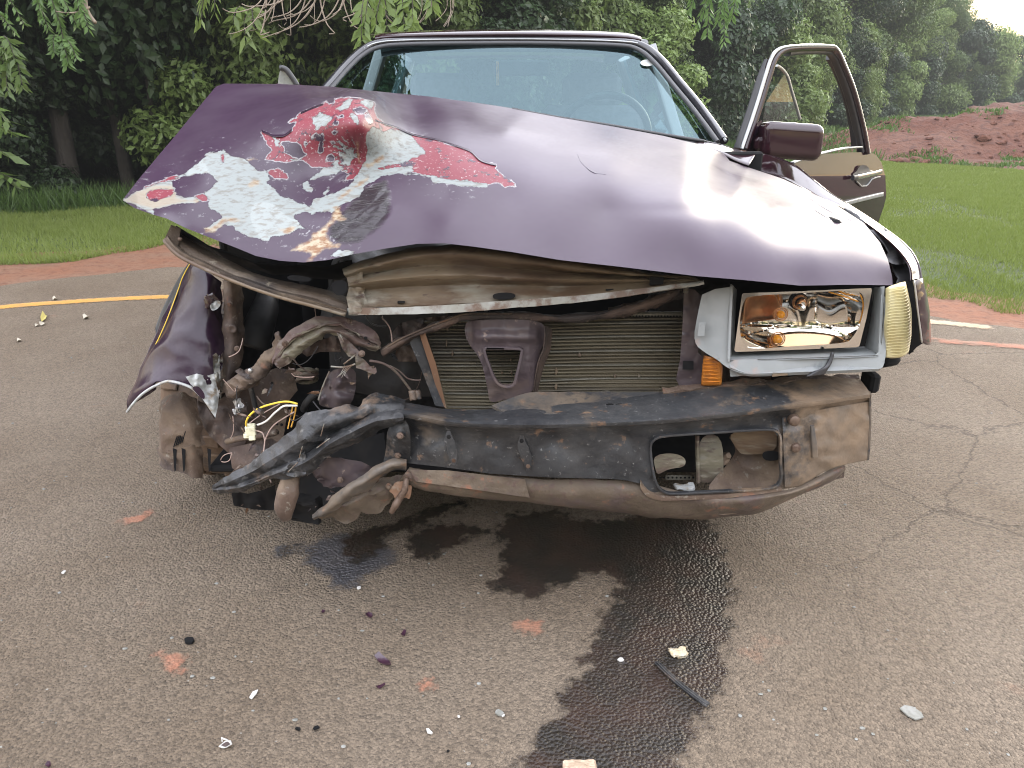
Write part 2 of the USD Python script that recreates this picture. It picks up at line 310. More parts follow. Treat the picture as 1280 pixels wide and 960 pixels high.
leaf_look('leaf_dark', (.022, .042, .014), (.058, .095, .028), (.11, .14, .05), .3)
leaf_look('leaf_mid', (.062, .098, .024), (.160, .205, .052), (.27, .26, .09))
leaf_look('leaf_light', (.125, .18, .048), (.25, .31, .088), (.37, .35, .13), .4)
leaf_look('leaf_feather', (.08, .14, .04), (.17, .25, .07), (.24, .26, .07), .4)
leaf_look('grass_look', (.15, .195, .042), (.28, .33, .09), (.40, .37, .17), .45)
look('frame_paint', (.008, .008, .0095), (), .2, .05, coat=.6)
leaf_look('weed_look', (.055, .10, .02), (.16, .22, .05), (.28, .26, .10), .35)
look('bark', (.030, .024, .018), [((.055, .046, .037), 6, .45, .65), ((.026, .02, .016), 12, .5, .6)], .9, .05, bump=(22, .02), stretch=(2, 2, .4))
look('dry_twig', (.17, .135, .10), [((.10, .075, .052), 9, .5, .65)], .85, .08)

# ------------------------------------------------------------------ ground
def ground_look(name, c1, c2, c3, sc, bumpd, rough=.9):
    M(name, {'g': ('geometry', {}), 'n1': ('noise_texture', {'scale': .9, 'detail': 6.0, 'roughness': .65}), 'n2': ('noise_texture', {'scale': sc, 'detail': 5.0, 'roughness': .7}),
             'r1': ('map_range', {'from_min': .40, 'from_max': .62, 'clamp': True}), 'r2': ('map_range', {'from_min': .48, 'from_max': .66, 'clamp': True}),
             'm1': ('mix', {'color1': c1, 'color2': c2}), 'm2': ('mix', {'color2': c3}), 'b': ('bump', {'distance': bumpd, 'strength': 1.0}), 'p': ('principled_bsdf', {'roughness': rough, 'specular_ior_level': .3})},
      [('g.position', 'n1.vector'), ('g.position', 'n2.vector'), ('n1.fac', 'r1.value'), ('r1.result', 'm1.fac'), ('n2.fac', 'r2.value'), ('r2.result', 'm2.fac'), ('m1.color', 'm2.color1'), ('m2.color', 'p.base_color'), ('n2.fac', 'b.height'), ('b.normal', 'p.normal')])
ground_look('red_soil', (.078, .027, .015), (.098, .042, .025), (.046, .017, .011), 7, .10)
ground_look('verge_soil', (.165, .070, .038), (.15, .098, .066), (.11, .05, .03), 16, .02)
ground_look('grass_soil', (.032, .048, .013), (.05, .058, .02), (.022, .032, .010), 12, .03)
ground_look('forest_soil', (.060, .040, .026), (.035, .03, .018), (.09, .06, .035), 8, .05)

# asphalt: worn chip seal, stones a few millimetres to a centimetre across
ASPH = dict(
  nodes={'g': ('geometry', {}),
   'v': ('voronoi_texture', {'scale': 165.0, 'feature': 'f1', 'randomness': 1.0}), 'v2': ('voronoi_texture', {'scale': 300.0}), 'nb': ('noise_texture', {'scale': 38.0, 'detail': 6.0, 'roughness': .7}),
   'inv': ('math', {'math_type': 'multiply_add', 'value2': -1.1, 'value3': 1.0}), 'inv2': ('math', {'math_type': 'multiply', 'value2': -.35}),
   'h1': ('math', {'math_type': 'add'}), 'h2': ('math', {'math_type': 'multiply_add', 'value2': 1.6}), 'b': ('bump', {'distance': .0105, 'strength': 1.0}),
   'sp': ('separate_xyz', {}), 'sr': ('map_range', {'from_min': 0., 'from_max': 1., 'to_min': .66, 'to_max': 1.30}), 'cc': ('combine_xyz', {}),
   'nl': ('noise_texture', {'scale': 1.3, 'detail': 6.0, 'roughness': .6}), 'rl': ('map_range', {'from_min': .38, 'from_max': .64, 'clamp': True}), 'ml': ('mix', {'color1': (.142, .107, .073), 'color2': (.180, .142, .103)}),
   'nd': ('noise_texture', {'scale': 2.6, 'detail': 7.0, 'roughness': .7}), 'rd': ('map_range', {'from_min': .64, 'from_max': .76, 'to_max': .6, 'clamp': True}), 'md': ('mix', {'color2': (.27, .14, .085)}),
   'ns': ('noise_texture', {'scale': 70.0, 'detail': 3.0}), 'rs': ('map_range', {'from_min': .70, 'from_max': .76, 'clamp': True}), 'ms': ('mix', {'color2': (.27, .26, .23)}),
   'mm': ('mix', {'mix_type': 'multiply', 'fac': .85}), 'cr': ('voronoi_texture', {'scale': 1.15, 'feature': 'distance_to_edge'}), 'ncr': ('noise_texture', {'scale': 5.0, 'detail': 5.0, 'roughness': .7}),
   'cv': ('mix', {'fac': .12}), 'rc': ('map_range', {'from_min': .001, 'from_max': .006, 'to_min': .62, 'to_max': 1.0, 'clamp': True}), 'px': ('map_range', {'from_min': .55, 'from_max': 1.2, 'clamp': True}),
   'sx': ('separate_xyz', {}), 'cm': ('mix_float', {'a': 1.0}), 'ch': ('combine_xyz', {}), 'mc': ('mix', {'mix_type': 'multiply', 'fac': 1.0}),
   'h3': ('math', {'math_type': 'multiply_add', 'value2': 1.2}), 'p': ('principled_bsdf', {'roughness': .85, 'specular_ior_level': .3})},
  links=[('g.position', x + '.vector') for x in ('v', 'v2', 'nb', 'nl', 'nd', 'ns', 'ncr')] + [('v.distance', 'inv.value1'), ('v2.distance', 'inv2.value1'), ('inv.value', 'h1.value1'), ('inv2.value', 'h1.value2'),
   ('nb.fac', 'h2.value1'), ('h1.value', 'h2.value3'), ('v.color', 'sp.vector'), ('sp.x', 'sr.value'), ('sr.result', 'cc.x'), ('sr.result', 'cc.y'), ('sr.result', 'cc.z'),
   ('nl.fac', 'rl.value'), ('rl.result', 'ml.fac'), ('nd.fac', 'rd.value'), ('rd.result', 'md.fac'), ('ml.color', 'md.color1'), ('ns.fac', 'rs.value'), ('rs.result', 'ms.fac'), ('md.color', 'ms.color1'),
   ('ms.color', 'mm.color1'), ('cc.vector', 'mm.color2'), ('g.position', 'cv.color1'), ('ncr.color', 'cv.color2'), ('cv.color', 'cr.vector'), ('cr.distance', 'rc.value'), ('g.position', 'sx.vector'), ('sx.x', 'px.value'),
   ('px.result', 'cm.fac'), ('rc.result', 'cm.b'), ('cm.result', 'ch.x'), ('cm.result', 'ch.y'), ('cm.result', 'ch.z'), ('mm.color', 'mc.color1'), ('ch.vector', 'mc.color2'), ('mc.color', 'p.base_color'),
   ('cm.result', 'h3.value1'), ('h2.value', 'h3.value3'), ('h3.value', 'b.height'), ('b.normal', 'p.normal')])
M('asphalt', ASPH['nodes'], ASPH['links'])
def overlay(name, col, col2, rough, amp, sc, bumpd, keep=0.0, spec=.5):
    """A thin film or paint on the road; primvar m.x is the distance inside its edge, in decimetres, so that the edge breaks up over the stones."""
    M(name, {'g': ('geometry', {}), 'a': ('attribute', {'attribute': 'm'}), 's': ('separate_xyz', {}), 'n': ('noise_texture', {'scale': sc, 'detail': 6.0, 'roughness': .7}),
             'k': ('math', {'math_type': 'multiply_add', 'value2': amp}), 'k2': ('math', {'math_type': 'subtract', 'value2': amp * .5}), 'r': ('map_range', {'from_min': -.10, 'from_max': .16, 'to_max': 1 - keep, 'clamp': True}),
             'v': ('voronoi_texture', {'scale': 135.0}), 'nb': ('noise_texture', {'scale': 38.0, 'detail': 6.0, 'roughness': .7}), 'iv': ('math', {'math_type': 'multiply', 'value2': -1.1}), 'h': ('math', {'math_type': 'multiply_add', 'value2': 1.6}), 'b': ('bump', {'distance': bumpd}),
             'n2': ('noise_texture', {'scale': 9.0, 'detail': 5.0}), 'r2': ('map_range', {'from_min': .4, 'from_max': .65, 'clamp': True}), 'm': ('mix', {'color1': col, 'color2': col2}),
             'p': ('principled_bsdf', {'roughness': rough, 'specular_ior_level': spec}), 't': ('transparent_bsdf', {}), 'mx': ('mix_closure', {})},
      [('g.position', x + '.vector') for x in ('n', 'v', 'nb', 'n2')] + [('a.vector', 's.vector'), ('n.fac', 'k.value1'), ('s.x', 'k.value3'), ('k.value', 'k2.value1'), ('k2.value', 'r.value'), ('r.result', 'mx.fac'),
       ('v.distance', 'iv.value1'), ('nb.fac', 'h.value1'), ('iv.value', 'h.value3'), ('h.value', 'b.height'), ('b.normal', 'p.normal'), ('n2.fac', 'r2.value'), ('r2.result', 'm.fac'), ('m.color', 'p.base_color'),
       ('t.BSDF', 'mx.closure1'), ('p.BSDF', 'mx.closure2')], surface='mx.closure')
overlay('spill_look', (.009, .0075, .006), (.016, .010, .0075), .20, 1.9, 26.0, .0034, spec=.35)
overlay('oil_look', (.020, .020, .023), (.032, .030, .031), .30, 1.4, 14.0, .0055, keep=.25)
overlay('line_yellow', (.40, .205, .035), (.30, .165, .045), .7, .55, 40.0, .0045, keep=.12)
overlay('line_faded', (.32, .245, .15), (.26, .18, .10), .7, .8, 30.0, .0045, keep=.3)
overlay('red_smear', (.21, .075, .038), (.17, .085, .05), .85, 1.6, 22.0, .0075, keep=.35)

def flat_sheet(poly, z, step, zf=None):
    pts, tri, _ = flat_tri(poly, step)
    v = np.c_[pts, np.full(len(pts), z)]
    if zf is not None: v[:, 2] += zf(pts)
    t = tri.copy(); a = v[t]; up = np.cross(a[:, 1] - a[:, 0], a[:, 2] - a[:, 0])[:, 2] < 0; t[up] = t[up][:, ::-1]
    return tm(v, t), pts, Polygon(poly)
def inside_dist(poly, pts):
    g = shapely.points(pts); b = poly.boundary; shapely.prepare(b)
    d = shapely.distance(b, g); return np.where(shapely.contains_xy(poly, pts[:, 0], pts[:, 1]), d, -d)
def road_film(name, px_poly, z, look_, step, pad=.06, parent=None, **k):
    g = G(*np.asarray(px_poly, float).T)[:, :2]; poly = Polygon(rounded(g)).buffer(0); outer = poly.buffer(pad)
    if outer.geom_type != 'Polygon': outer = max(outer.geoms, key=lambda q: q.area)
    m, pts, _ = flat_sheet(np.array(outer.exterior.coords)[:-1], z, step)
    d = inside_dist(poly, pts) * 10
    return obj(name, m, look_, parent, prim={'m': np.c_[d, d * 0, d * 0]}, **k)

ROAD_EDGE = np.array([(-900, 520), (-300, 392), (0, 358), (60, 350), (100, 347), (160, 338), (215, 332), (420, 345), (640, 366), (900, 385), (1165, 397), (1280, 411), (1700, 470), (2300, 560)], float)
GRASS_EDGE = np.array([(-900, 480), (-300, 352), (0, 331), (45, 330), (90, 327), (140, 317), (180, 312), (215, 303), (420, 318), (640, 340), (900, 358), (1100, 366), (1165, 372), (1215, 378), (1250, 391), (1280, 393), (1700, 450), (2300, 540)], float)
road_edge = G(*ROAD_EDGE.T)[:, :2]; grass_edge = G(*GRASS_EDGE.T)[:, :2]
def wobble(line, amp, sc, seed, step=.12):
    l = LineString(line); s = np.arange(0, l.length, step); p = np.array([l.interpolate(x).coords[0] for x in s]); q = np.c_[p / sc, np.full(len(p), seed)]
    return p + amp * 2 * np.c_[noise(q, seed) - .5, fbm(q, 3, seed + 4) - .5]
TREE_PX = np.array([(-2500, 420), (-900, 300), (-250, 274), (0, 262), (120, 257), (250, 248), (400, 236), (600, 216), (800, 195), (900, 181), (1030, 160), (1090, 150.5), (1180, 146.5), (1280, 142.5), (1330, 139.0), (1500, 135.0)], float)
tree_line = G(*TREE_PX.T)[:, :2]
def ground_z(p):
    p = np.asarray(p, float); return np.zeros(p.shape[:-1])
M('haze_look', {'v': ('principled_volume', {'color': (.86, .88, .86), 'density': .0008, 'anisotropy': .2})}, surface=None, volume='v.volume')
hz = trimesh.creation.box(extents=(346, 306, 17.2)); hz.apply_translation((0, 110, 7.58)); obj('haze', hz, 'haze_look', kind='stuff', label='thin evening haze over the field and far trees')
obj('ground', tm([(-170, -40, -.02), (170, -40, -.02), (170, 260, -.02), (-170, 260, -.02)], [(0, 1, 2), (0, 2, 3)]), 'forest_soil', kind='structure')
rp = np.vstack([wobble(road_edge, .09, .35, 3), [(60, -12), (-60, -12)]])
m_, _, _ = flat_sheet(rp, 0.0, 1.2)
obj('road', m_, 'asphalt', kind='structure')
# red verge between asphalt and grass
vp = np.vstack([wobble(road_edge + [0, -.05], .03, .5, 5), (grass_edge + [0, .5])[::-1]])
m_, _, _ = flat_sheet(vp, -.004, .5)
obj('dirt_verge', m_, 'verge_soil', kind='structure')
# lawn soil up to the trees
lawn = np.vstack([wobble(grass_edge, .10, .45, 9), (tree_line + [0, 3.0])[::-1]])
m_, _, _ = flat_sheet(lawn, -.008, 1.5)
obj('lawn', m_, 'grass_soil', kind='structure')

# red dirt field with mounds on the right
dirt_px = np.array([(880, 205), (1000, 201), (1085, 199), (1120, 203), (1180, 206), (1280, 213), (1700, 240), (1700, 143), (1280, 146.5), (1180, 150), (1090, 154), (1040, 166), (960, 180), (900, 190)], float)
dirt_poly = Polygon(G(*dirt_px.T)[:, :2])
MOUNDS = [((1105, 190), 2.4, 1.0, .42, .1), ((1195, 193), 3.2, 1.5, .60, .12), ((1345, 192), 3.2, 1.6, .6, .3), ((1285, 150), 6.0, 2.5, .95, 0.2), ((1030, 186), 2.2, .9, .25, 0)]
def mound_z(p):
    z = 0.05 * fbm(np.c_[p / 1.6, np.zeros(len(p))], 3, 12)
    for (mx, my), a, b, h, r in MOUNDS:
        c = G(mx, my)[:2]; d = p - c; e = np.c_[d[:, 0] * math.cos(r) + d[:, 1] * math.sin(r), -d[:, 0] * math.sin(r) + d[:, 1] * math.cos(r)] / [a, b]
        q = np.hypot(e[:, 0], e[:, 1]) + .35 * (fbm(np.c_[p / 1.3, np.full(len(p), h)], 3, 5) - .5)
        z = z + h * np.clip(1 - q, 0, 1) ** .8 * (1 + .6 * (fbm(np.c_[p / .7, np.full(len(p), 2.)], 4, 8) - .5))
    d = inside_dist(dirt_poly, p)
    return z * np.clip(d / .8, 0, 1)
m_, dp, _ = flat_sheet(np.array(dirt_poly.exterior.coords)[:-1], .004, .17, mound_z)
obj('dirt_field', m_, 'red_soil', smooth=True, kind='structure')

rc = np.random.default_rng(404); cl_ = []
for k in range(700):
    x, y = rc.uniform(905, 1300), rc.uniform(150, 207); p = G(x, y)[:2]
    if not dirt_poly.contains(Point(p)): continue
    s = rc.uniform(.015, .05) * (1 + 1.6 * (rc.random() < .15)); z = mound_z(p[None])[0]
    cl_.append(crumple(trimesh.creation.icosphere(1, 1).apply_scale((s * rc.uniform(.8, 1.5), s, s * rc.uniform(.5, .9))), s * .5, s * 1.2, k).apply_translation((p[0], p[1], z + .004)))
obj('dirt_clods', cat(cl_), 'red_soil', kind='stuff', label='loose clods of red earth on the mounds')

# painted edge lines
def line_px(pts, w): return [(x, y - w / 2) for x, y in pts] + [(x, y + w / 2) for x, y in pts[::-1]]
road_film('road_line', line_px([(-700, 505), (-300, 424), (-120, 400), (0, 384.5), (40, 381), (100, 377), (160, 373.5), (205, 371.5), (300, 371), (420, 373)], 4.2), .004, 'line_yellow', .05, kind='structure', label='yellow painted edge line on the left of the road')
road_film('road_line', line_px([(900, 390), (1050, 397), (1165, 402.5), (1200, 406), (1240, 410.5)], 4.6), .004, 'line_faded', .05, kind='structure', label='faded pale edge line on the right of the road')
road_film('dirt_streak', [(1120, 418), (1165, 424), (1230, 428), (1300, 433), (1500, 450), (1500, 458), (1280, 437), (1165, 428)], .004, 'red_smear', .05, kind='structure')

# grass
def blades(poly, n, h, w, seed, zf=None, zone=None):
    r = np.random.default_rng(seed); x0, y0, x1, y1 = poly.bounds; out = []
    while sum(map(len, out)) < n:
        p = r.uniform((x0, y0), (x1, y1), (n * 2, 2)); p = p[shapely.contains_xy(poly, p[:, 0], p[:, 1])]
        if zone is not None: p = p[r.random(len(p)) < zone(p)]
        out.append(p)
    p = np.vstack(out)[:n]; a = r.uniform(0, 2 * np.pi, n); L = h * r.uniform(.5, 1.4, n); lean = r.uniform(.15, .9, n) * L; la = r.uniform(0, 2 * np.pi, n)
    z = np.zeros(n) if zf is None else zf(p)
    d = np.hypot(p[:, 0], p[:, 1] + 1.45); ww = w * np.clip(d / 7, .8, 4)
    s = np.c_[np.cos(a), np.sin(a), a * 0] * ww[:, None]; b = np.c_[p, z - .008]; t = b + np.c_[np.cos(la) * lean, np.sin(la) * lean, L]
    v = np.stack([b - s, b + s, t], 1).reshape(-1, 3); return tm(v, np.arange(3 * n).reshape(-1, 3))
near = Polygon(np.vstack([grass_edge[1:], (tree_line + [0, .4])[1:14][::-1]])).buffer(0).difference(dirt_poly.buffer(.05))
view = Polygon([tuple(G(-60, 420)[:2]), tuple(G(-60, 262)[:2]), tuple(G(-60, 200)[:2]), tuple(G(1330, 138)[:2]), tuple(G(1340, 430)[:2])])
left = near.intersection(view).intersection(Polygon(G(*np.array([(-60, 350), (330, 350), (330, 225), (-60, 240)], float).T)[:, :2]))
right = near.intersection(view).intersection(Polygon(G(*np.array([(1040, 480), (1340, 480), (1340, 190), (900, 190)], float).T)[:, :2]))
far = near.intersection(view).intersection(Polygon(G(*np.array([(860, 215), (1040, 215), (1340, 150), (1340, 138.5), (1090, 145), (860, 180)], float).T)[:, :2]))
def patchy(lo, sc, seed): return lambda p: np.clip((fbm(np.c_[p / sc, np.full(len(p), seed)], 4, seed) - lo) * 5 + .25, .22, 1)
obj('lawn_grass', blades(left, 90000, .045, .0035, 1, zone=patchy(.42, .5, 1)), 'grass_look', kind='stuff', label='bright green grass strip on the left of the road')
obj('lawn_grass', blades(right, 240000, .032, .0035, 2, zone=patchy(.33, .8, 2)), 'grass_look', kind='stuff', label='mown green lawn on the right behind the open door')
obj('lawn_grass', blades(far, 50000, .19, .010, 3, zone=patchy(.40, 3., 3)), 'weed_look', kind='stuff', label='taller grass along the foot of the far trees')
mz = dirt_poly.intersection(Polygon([tuple(G(850, 230)[:2]), tuple(G(1340, 240)[:2]), tuple(G(1340, 142)[:2]), tuple(G(850, 150)[:2])]))
obj('weeds', blades(mz, 30000, .07, .008, 4, zf=lambda p: mound_z(p), zone=lambda p: np.clip((fbm(np.c_[p / 1.1, np.full(len(p), 4.)], 4, 4) - .56) * 9, 0, 1)), 'weed_look', kind='stuff', label='sparse green weeds growing over the red dirt mounds')
# tall tufts at the foot of the wood on the left
tl = LineString(G(*np.array([(-60, 264), (0, 262), (60, 262), (110, 258), (160, 256)], float).T)[:, :2]).buffer(.35)
obj('weeds', blades(tl, 2200, .22, .006, 6, zone=patchy(.5, .5, 6)), 'weed_look', kind='stuff', label='tall pale grass tufts at the foot of the dark wood')

# ------------------------------------------------------------------ trees
def leaves(c, out, L, w, seed, droop=.35):
    """Diamond leaves at points c, roughly facing out."""
    r = np.random.default_rng(seed); n = len(c)
    nr = out + r.normal(0, .55, (n, 3)) + [0, 0, .45]; nr /= np.linalg.norm(nr, axis=1)[:, None]
    t = np.cross(nr, r.normal(0, 1, (n, 3))); t /= np.linalg.norm(t, axis=1)[:, None]; t[:, 2] -= droop; t /= np.linalg.norm(t, axis=1)[:, None]
    s = np.cross(t, nr); s /= np.linalg.norm(s, axis=1)[:, None]
    l = (L * r.uniform(.6, 1.35, n))[:, None]; ww = l * w
    v = np.stack([c, c + t * l * .45 + s * ww + nr * l * .06, c + t * l, c + t * l * .45 - s * ww + nr * l * .06], 1).reshape(-1, 3)
    i = np.arange(n)[:, None] * 4
    return tm(v, np.vstack([i + [0, 1, 2], i + [0, 2, 3]]))
def crown(seed, n, R, z0, z1, L, w=.27, clumps=34, gap=.30):
    r = np.random.default_rng(seed); cs, rad = [], []
    for k in range(clumps):
        a, u, q = r.uniform(0, 2 * np.pi), r.uniform(0, 1), r.uniform(.25, 1) ** .6
        zz = z0 + (z1 - z0) * u; rr = R * q * (math.sin(math.pi * min(.95, max(.10, u * .82 + .14))) ** .55)
        cs.append((rr * math.cos(a), rr * math.sin(a), zz)); rad.append(R * r.uniform(.22, .42))
    cs, rad = np.array(cs), np.array(rad); k = r.integers(0, clumps, n)
    d = r.normal(0, 1, (n, 3)); d /= np.linalg.norm(d, axis=1)[:, None]
    rr = rad[k] * (gap + (1 - gap) * r.random(n) ** .5) * (1 + .4 * (noise(d * 2.2 + cs[k], seed) - .5))
    c = cs[k] + d * rr[:, None] * [1, 1, .75]
    return leaves(c, d, L, w, seed + 1), cs
def branches(seed, R, z0, z1, cs, r0=.13, h0=0.0):
    r = np.random.default_rng(seed); zt = z0 + (z1 - z0) * .55
    lean = r.normal(0, .25, 2)
    ms = [tube([(0, 0, -.1), (lean[0] * .2, lean[1] * .2, zt * .35), (lean[0] * .7, lean[1] * .7, zt * .7), (lean[0], lean[1], zt)], r0, 14, 9, [1.25, .95, .8, .55])]
    for c in cs[r.permutation(len(cs))[:11]]:
        s = r.uniform(.35, .95); b = np.array([lean[0] * s, lean[1] * s, zt * s]); mid = (b + c) / 2 + r.normal(0, .15, 3)
        ms.append(tube([b, mid, c], r0 * .35, 9, 6, [1, .6, .25]))
    return cat(ms)
KINDS = [  # name, label tail, leaf look, n, R, z0, z1, leaf length, width
 ('dense_tree', 'leaf_mid', 62000, 2.3, 1.2, 6.6, .105, .27), ('dense_tree', 'leaf_dark', 62000, 2.4, .9, 7.0, .10, .30), ('feathery_tree', 'leaf_light', 72000, 2.4, 1.3, 6.2, .10, .19), ('dense_tree', 'leaf_mid', 60000, 2.0, .5, 5.2, .09, .33)]
stage.OverridePrim('/World')
protos = []
for i, (nm, lk, n, R, z0, z1, L, w) in enumerate(KINDS):
    c = stage.CreateClassPrim(f'/World/_class_tree_{"abcd"[i]}')
    m_, cs = crown(100 + i * 7, n, R, z0, z1, L, w)
    obj('crown', m_, lk, c); obj('trunk', branches(50 + i, R, z0, z1, cs), 'bark', c, smooth=True)
    protos.append(c)
cb = stage.CreateClassPrim('/World/_class_shrub')
m_, cs = crown(300, 26000, 1.15, .15, 2.3, .085, .30, 26); obj('crown', m_, 'leaf_dark', cb); obj('stem', branches(77, 1.0, .1, 2.0, cs, .035), 'bark', cb, smooth=True)
cb2 = stage.CreateClassPrim('/World/_class_shrub_light')
m_, cs = crown(310, 26000, 1.15, .15, 2.2, .09, .24, 26); obj('crown', m_, 'leaf_light', cb2); obj('stem', branches(78, 1.0, .1, 2.0, cs, .035), 'bark', cb2, smooth=True)

def tree(kind, px, py, back, rz, s, label, group=None, sz=None):
    sz = sz or .85 + .4 * ((px * 7.31 + back * 3.7) % 1)
    c = G(px, py); d = c[:2] - CAM[:2]; d /= np.linalg.norm(d); p = c[:2] + d * back
    nm = ('dense_tree', 'dense_tree', 'feathery_tree', 'dense_tree')[kind] if kind < 4 else 'shrub'
    copy_of([*protos, cb, cb2][kind], nm, label, 'tree' if kind < 4 else 'shrub', (p[0], p[1], -.03), rz, (s, s, s * sz), group)
FRONT = [  # kind, base px, py, metres behind it, turn, size, label
 (1, -230, 275, 1.2, .3, 1.15, 'dark tree at the far left edge of the wood'),
 (1, 30, 262, 2.6, 1.1, 1.25, 'dark broad tree over the left grass strip, leftmost in view'),
 (1, 190, 252, 2.9, 2.0, 1.3, 'dark tree with shaded trunk just left of the raised hood corner'),
 (0, 330, 240, 1.8, 2.9, 1.2, 'olive green tree behind the hood\'s raised left corner'),
 (0, 470, 228, 2.0, .6, 1.2, 'mottled green tree behind the left end of the car roof'),
 (1, 600, 216, 2.2, 1.6, .85, 'dark leafy tree behind the middle of the car roof'),
 (0, 740, 200, 2.4, 2.6, .75, 'mid green tree behind the right half of the car roof'),
 (1, 860, 187, 2.6, 3.4, .72, 'dark tree just left of the open front door'),
 (2, 950, 175, 3.0, 4.1, .85, 'light feathery tree seen over the open door'),
 (2, 1010, 164, 2.5, 5.0, .95, 'feathery tree seen through the open door\'s window'),
 (0, 1060, 157, 2.5, .2, 1.15, 'round green tree just right of the open door'),
 (2, 1100, 150.5, 3.0, 1.4, 1.1, 'pale feathery tree standing tallest right of the door'),
 (0, 1135, 149, 3.0, 2.2, .92, 'mid green tree behind the left foot of the dirt mound'),
 (2, 1165, 147.5, 3.0, 3.3, .78, 'pale green tree right behind the top of the dirt mound'),
 (0, 1200, 146, 3.0, 4.4, .62, 'bushy tree below the yellow patch of sky', None, 1.15),
 (2, 1235, 144.5, 3.0, 5.2, .56, 'light tree low under the yellow sky near the right edge', None, 1.0),
 (0, 1270, 143, 3.0, .9, .58, 'tree at the right edge beyond the far mound', None, .8)]
for a in FRONT: tree(*a)
for i, (x, y, k, s) in enumerate(((-16, -17, 1, 1.25), (-10, -19, 0, 1.3), (-4.5, -18, 2, 1.2), (1, -19.5, 1, 1.3), (6, -18, 0, 1.2), (11.5, -19, 2, 1.25), (17, -20, 1, 1.2), (-21, -14, 0, 1.2))):
    copy_of(protos[k], 'roadside_tree', 'tree across the road behind the viewer, mirrored in the headlight', 'tree', (x, y, -.03), i * 1.3, (s * 1.15, s * 1.15, s * .9), 'trees across the road, seen only as reflections')
back = 'trees filling the wood behind the front row'
for i, (k, px, py, b, s) in enumerate([(1, -420, 285, 4, 1.3), (1, -80, 266, 6, 1.35), (1, 110, 257, 6.5, 1.35), (0, 250, 247, 6, 1.4), (1, 400, 235, 6, 1.4), (1, 540, 222, 5, .9), (0, 680, 206, 5, .85), (1, 800, 194, 5, .85), (0, 910, 180, 5, .95), (1, 990, 168, 5, 1.0), (0, 1040, 160, 6, 1.1),
   (1, 1085, 152, 8, 1.35), (0, 1105, 149.5, 8, 1.0), (1, 1115, 148, 9, .9), (0, 60, 260, 9, 1.5), (1, 180, 253, 10, 1.5), (1, 330, 240, 10, 1.5), (0, 1300, 141.5, 3, .5), (2, 1330, 139, 3, .5), (0, 1250, 143.5, 9, .5), (1, 1290, 141.5, 10, .45)]):
    tree(k, px, py, b, i * 1.7, s, 'green tree deep in the wood behind the front row of trees', back)
shr = 'low shrubs at the foot of the wood'
for i, (k, px, py, b, s) in enumerate([(4, -120, 268, .9, 1.1), (4, 20, 262, 1.4, .9), (4, 75, 259, 3.4, 1.2), (4, 140, 255, 3.6, 1.0), (4, 245, 248, 2.0, 1.1), (5, 300, 244, 1.2, 1.1), (5, 365, 238, 1.0, 1.2), (4, 430, 232, 1.2, 1.2), (5, 520, 223, 1.2, 1.2), (4, 620, 213, 1.2, 1.3), (5, 720, 202, 1.2, 1.3), (5, 790, 195, 1.2, 1.3), (4, 850, 188, 1.2, 1.4), (4, 890, 182, 1.6, 1.5),
   (5, 935, 177, 1.2, 1.5), (5, 975, 170, 1.2, 1.5), (4, 1015, 163, 1.2, 1.5), (5, 1045, 159, 1.2, 1.6), (4, 1075, 152.5, 1.3, 1.7), (5, 1100, 150.5, 1.3, 1.7), (4, 1125, 149.5, 1.3, 1.6), (5, 1150, 148.5, 1.4, 1.7), (4, 1180, 147, 1.4, 1.7), (5, 1215, 145.5, 1.4, 1.7), (4, 1250, 144, 1.4, 1.7), (5, 1285, 142.5, 1.4, 1.8)]):
    own = {18: 'pale shrub seen under the mirror side of the door window', 20: 'shrub just left of the open door frame', 22: 'dark shrub at the right edge of the door window', 23: 'pale shrub nearest the right of the open door', 24: 'dark shrub behind the left end of the dirt mound', 25: 'pale shrub farthest right below the yellow sky'}
    if i in own: tree(k, px, py, b, i * 2.3, s, own[i])
    else: tree(k, px, py, b, i * 2.3, s, 'low leafy shrub at the foot of the wood', shr)

# bare trunks in the dark of the wood
def bare(px, py, back_, r0, lean, h, label, fork=True):
    c = G(px, py); d = c[:2] - CAM[:2]; d /= np.linalg.norm(d); p = np.r_[c[:2] + d * back_, -.05]
    t = thing('forest_trunk', label, 'tree', p)
    ms = [tube([(0, 0, 0), (lean * .2, 0, h * .3), (lean * .6, .1, h * .65), (lean, .15, h)], r0, 16, 9, [1.3, 1, .85, .6])]
    if fork: ms.append(tube([(lean * .3, .03, h * .42), (lean * .3 - .25, .1, h * .7), (lean * .3 - .55, 0, h * 1.0)], r0 * .55, 12, 7, [1, .8, .5]))
    obj('trunk', cat(ms), 'bark', t, smooth=True)
    m_, cs = crown(int(px * 3 + 900), 6000, 1.3, h * .75, h * 1.25, .10, .3, 16); obj('crown', m_.apply_translation((lean, .15, 0)), 'leaf_dark', t)
bare(95, 262, 1.5, .095, .12, 4.4, 'thick shaded trunk left in the dark of the wood', False)
bare(165, 256, 1.7, .07, -.08, 4.4, 'slimmer trunk just right of the thick shaded trunk')
bare(205, 250, .7, .028, .15, 4.2, 'thin forked sapling beside the raised hood corner')

